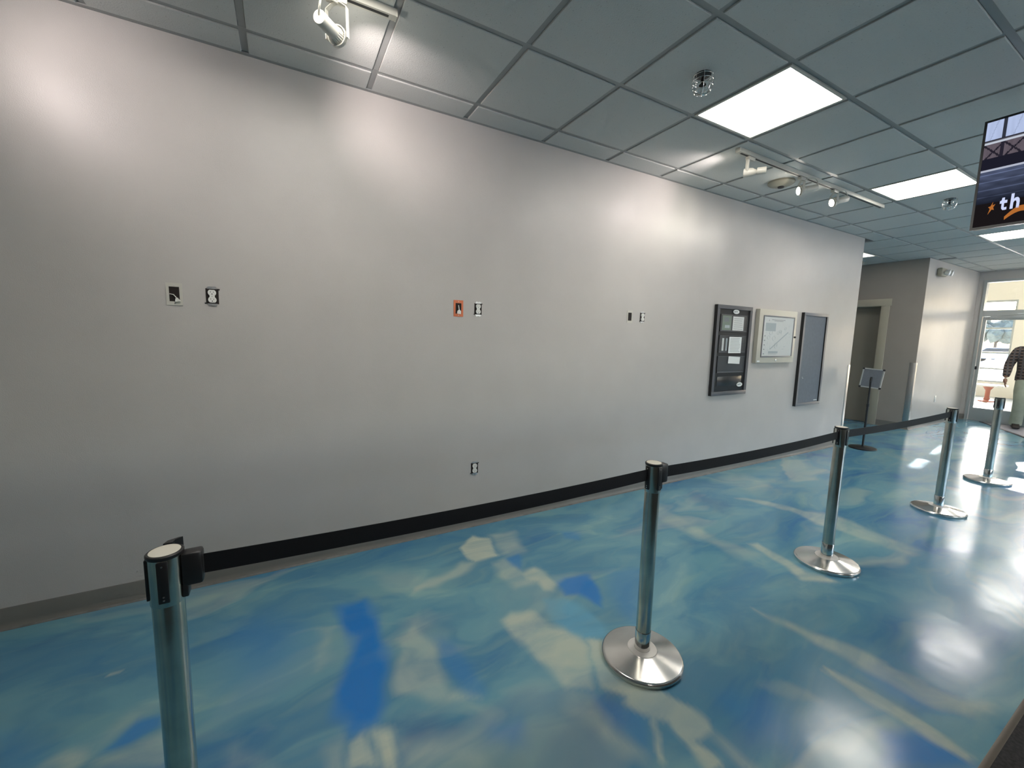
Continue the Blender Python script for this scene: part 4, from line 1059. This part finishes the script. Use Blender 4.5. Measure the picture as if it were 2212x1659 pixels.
for i in range(3):
    a_, c_ = POSTS[i], POSTS[i+1]
    belt((a_[0]+.0725, a_[1], 0), (c_[0]-.0385, c_[1], 0), BL[i])

# ---- sign holder on a pole
r = empty('sign_stand', (6.93, -.24, 0), 'black pole sign stand seen from behind at the end of the long wall', 'sign stand')
MB().lathe([(.150, .0002), (.155, .004), (.154, .014), (.14, .020), (.03, .028), (.016, .032)], seg=40).build('base', 'black', r)
MB().cyl((0, 0, .03), (0, 0, .60), .0125).build('pole', 'black', r)
bm = MB(); bm.cyl((0, 0, .59), (0, 0, .93), .0095); bm.cyl((0, 0, .58), (0, 0, .62), .016); bm.cyl((0, 0, .93), (.012, 0, .985), .011)
bm.build('upper_pole', 'black', r)
tilt = Matrix.Translation((.022, 0, .968)) @ Matrix.Rotation(math.radians(8), 4, 'Y') @ Matrix.Rotation(math.radians(3), 4, 'X')
bm = MB(); bm.box(-.004, .004, -.103, .103, -.118, .118); bm.b.transform(tilt); bm.build('back_panel', 'board', r)
bm = MB(); w_, h_, t_ = .118, .132, .014
bm.box(-.006, .008, -w_, w_, -h_, -h_+t_); bm.box(-.006, .008, -w_, w_, h_-t_, h_); bm.box(-.006, .008, -w_, -w_+t_, -h_+t_, h_-t_); bm.box(-.006, .008, w_-t_, w_, -h_+t_, h_-t_)
bm.b.transform(tilt); bm.build('sign_frame', 'aluminium', r)
for sy in (-1, 1):
    for sz in (-1, 1):
        bm = MB(); cy, cz_ = sy*(w_-.008), sz*(h_-.008)
        bm.box(-.008, .010, cy-.014, cy+.014, cz_-.014, cz_+.014, bev=.006); bm.b.transform(tilt); bm.build('corner_cap', 'black', r)

# ---- entrance mat
r = empty('entrance_mat', (10.5, -1.6, 0), 'pale grey entrance mat with a black edge inside the doors', 'mat')
P = [(11.62, -.30), (11.66, -2.2), (10.05, -2.4), (10.2, -1.12)]
P = [(x-10.5, y+1.6) for x, y in P]
cx0 = sum(x for x, y in P)/4; cy0 = sum(y for x, y in P)/4
MB().prism(P, (0, 0, .0005), (1, 0, 0), (0, 1, 0), (0, 0, .005)).build('rubber_edge', 'matedge', r)
MB().prism([(cx0+(x-cx0)*.95, cy0+(y-cy0)*.95) for x, y in P], (0, 0, .0055), (1, 0, 0), (0, 1, 0), (0, 0, .004)).build('mat_surface', 'mat_dark', r)

# ---- counter at the bottom right
r = empty('counter', (1.4, -2.9, 0), 'black speckled countertop with a brown edge in the bottom right corner', 'counter')
MB().box(-2.2, 2.2, -.40, .288, .915, .95, bev=.004).build('countertop', 'granite', r)
MB().box(-2.2, 2.2, .2825, .2895, .905, .9505, bev=.001).build('edge_trim', 'bronze', r)
MB().box(-2.15, 2.15, -.38, .22, .0003, .915).build('cabinet_body', 'laminate', r)

# ================================================================== PERSON
def skin_obj(name, chains, m, parent, sub=2):
    """chains: list of lists of (x,y,z,rx,ry); consecutive points are linked; a chain may start with the index key of another"""
    verts, edges, rad, keys = [], [], [], {}
    for ch in chains:
        prev = None
        for p_ in ch:
            if isinstance(p_, str): prev = keys[p_]; continue
            key = None
            if isinstance(p_[0], str): key, p_ = p_[0], p_[1:]
            verts.append(Vector(p_[:3])); rad.append((p_[3], p_[4] if len(p_) > 4 else p_[3])); i = len(verts)-1
            if key: keys[key] = i
            if prev is not None: edges.append((prev, i))
            prev = i
    me = bpy.data.meshes.new(name); me.from_pydata(verts, edges, []); me.materials.append(M[m])
    o = bpy.data.objects.new(name, me); C.objects.link(o); o.parent = parent
    md = o.modifiers.new('skin', 'SKIN'); md.use_smooth_shade = True
    for i, sv in enumerate(me.skin_vertices[0].data): sv.radius = rad[i]; sv.use_root = (i == 0)
    s_ = o.modifiers.new('sub', 'SUBSURF'); s_.levels = sub; s_.render_levels = sub
    return o
# local frame: x = forward (towards -x in the room after rotation), y = person's left, z up
pr_ = empty('person', (11.28, -.90, .0105), 'person in a dark plaid shirt and pale khaki trousers walking at the entrance', 'person', rz=math.pi+.25)
aR = [('sh', .0, -.175, 1.405, .055), (.0, -.215, 1.37, .052), (-.01, -.250, 1.23, .046), (-.005, -.275, 1.10, .040), (.05, -.290, .99, .034), (.09, -.298, .905, .026), ('wr', .10, -.30, .885, .024)]
aL = [(.0, .175, 1.405, .055), (.0, .215, 1.37, .052), (-.03, .25, 1.23, .046), (-.04, .265, 1.10, .040), (.03, .26, .99, .034), (.09, .25, .91, .026), (.10, .25, .885, .024)]
body = skin_obj('body', [
    [('pel', 0, 0, .93, .11, .09), ('ch', 0, 0, 1.12, .11, .09), ('ct', 0, 0, 1.33, .11, .08), ('nk', -.005, 0, 1.43, .070, .070), (.0, 0, 1.50, .068, .068), ('hd', .018, 0, 1.565, .088, .088), (.012, 0, 1.65, .105, .110), (.0, 0, 1.70, .095, .10)],
    ['ct']+aR, ['ct']+aL,
    ['pel', (.03, -.09, .84, .075), (.085, -.095, .50, .062), (.05, -.095, .28, .052), (-.0, -.095, .10, .04)],
    ['pel', (-.02, .09, .84, .075), (-.05, .095, .50, .062), (-.16, .095, .30, .052), (-.24, .095, .12, .04)]], 'skin', pr_)
def hand(w_, sgn, nm):
    wx, wy, wz = w_
    ch = [[('w', wx, wy, wz, .024, .018), ('p', wx+.012, wy, wz-.04, .030, .017), ('k', wx+.018, wy, wz-.075, .032, .015)]]
    for i, (dx, L_) in enumerate(((.030, .070), (.011, .080), (-.008, .075), (-.026, .058))):
        ch.append(['k', (wx+.018+dx*.8, wy, wz-.085, .0095), (wx+.022+dx*1.1, wy+sgn*.006, wz-.085-L_*.5, .0085), (wx+.018+dx*1.1, wy+sgn*.020, wz-.085-L_*.95, .0070)])
    ch.append(['p', (wx+.042, wy+sgn*.006, wz-.052, .011), (wx+.060, wy+sgn*.010, wz-.082, .0095), (wx+.064, wy+sgn*.014, wz-.108, .008)])
    return skin_obj(nm, ch, 'skin', body, 2)
hand((.10, -.30, .880), 1, 'hand'); hand((.10, .25, .880), -1, 'hand')
# face
fm = MB()
for s_ in (-1, 1):
    bmesh.ops.create_uvsphere(fm.b, u_segments=10, v_segments=8, radius=.0085, matrix=Matrix.Translation((.108, s_*.030, 1.635)))
fm.build('eyes', 'hair', body)
fm = MB(); fm.prism([(0, .02), (.028, -.012), (.022, -.02), (0, -.02)], (.104, -.010, 1.60), (1, 0, 0), (0, 0, 1), (0, .02, 0)); fm.build('nose', 'skin', body)
fm = MB(); fm.box(.085, .098, -.022, .022, 1.556, 1.563, bev=.002); fm.build('mouth', 'redbrown', body)
for s_ in (-1, 1):
    fm = MB(); bmesh.ops.create_uvsphere(fm.b, u_segments=10, v_segments=8, radius=.026, matrix=Matrix.Translation((.0, s_*.088, 1.62)) @ Matrix.Diagonal((.7, .35, 1.2, 1))); fm.build('ear', 'skin', body)
hm = MB(); bmesh.ops.create_uvsphere(hm.b, u_segments=24, v_segments=16, radius=1, matrix=Matrix.Translation((-.022, 0, 1.668)) @ Matrix.Diagonal((.108, .098, .088, 1)))
hm.build('hair', 'hair', pr_)
sh = MB()
sh.limb([(0, 0, .845), (0, 0, .90), (0, 0, 1.02), (0, 0, 1.16), (0, 0, 1.30), (0, 0, 1.39), (0, 0, 1.435), (-.005, 0, 1.465)],
        [(.188, .132), (.190, .135), (.182, .135), (.190, .132), (.200, .125), (.178, .105), (.115, .085), (.066, .066)], seg=28)
for s_ in (-1, 1):
    ey = -.275 if s_ < 0 else .262; hy_ = -.297 if s_ < 0 else .25; ex = -.005 if s_ < 0 else -.04
    sh.limb([(0, s_*.12, 1.385), (0, s_*.185, 1.365), (-.008, s_*.235, 1.24), (ex, ey, 1.10), (.045, (ey+hy_)/2, .99), (.088, hy_, .915)],
            [(.055, .06), (.070, .072), (.066, .066), (.058, .058), (.050, .050), (.042, .042)], seg=18)
sh.build('shirt', 'plaid', pr_)
co_ = MB()
for s_ in (-1, 1): co_.prism([(0, 0), (.045, -.012), (.03, .045), (-.02, .04)], (.045, s_*.03-.003, 1.42), (.6, -s_*.5, -.3), (0, 0, 1), (.004, s_*.003, 0))
co_.build('collar', 'plaid', pr_)
tr = MB()
tr.limb([(0, 0, .95), (0, 0, .86), (.005, 0, .78), (.01, 0, .74)], [(.165, .115), (.178, .128), (.168, .118), (.12, .09)], seg=28)
tr.limb([(.01, -.085, .84), (.05, -.090, .66), (.085, -.095, .48), (.06, -.098, .28), (.005, -.10, .075)], [(.092, .108), (.094, .100), (.078, .080), (.074, .076), (.078, .086)], seg=22)
tr.limb([(-.01, .085, .84), (-.03, .090, .66), (-.06, .095, .48), (-.15, .098, .30), (-.225, .10, .115)], [(.092, .108), (.094, .100), (.078, .080), (.072, .074), (.074, .082)], seg=22)
tr.build('trousers', 'khaki', pr_)
for sx_, sy_, pit in ((0, -.10, 0), (-.235, .10, .25)):
    sm = MB(); pts = [(-.09, 0), (.19, 0), (.20, .03), (.15, .055), (.05, .09), (-.08, .10), (-.10, .04)]
    sm.prism(pts, (0, -.045, 0), (1, 0, 0), (0, 0, 1), (0, .09, 0)); o = sm.build('shoe', 'shoe', pr_)
    bv = o.modifiers.new('bev', 'BEVEL'); bv.width = .02; bv.segments = 3
    o.location = (sx_, sy_, .013 if not pit else .064); o.rotation_euler = (0, pit, 0)
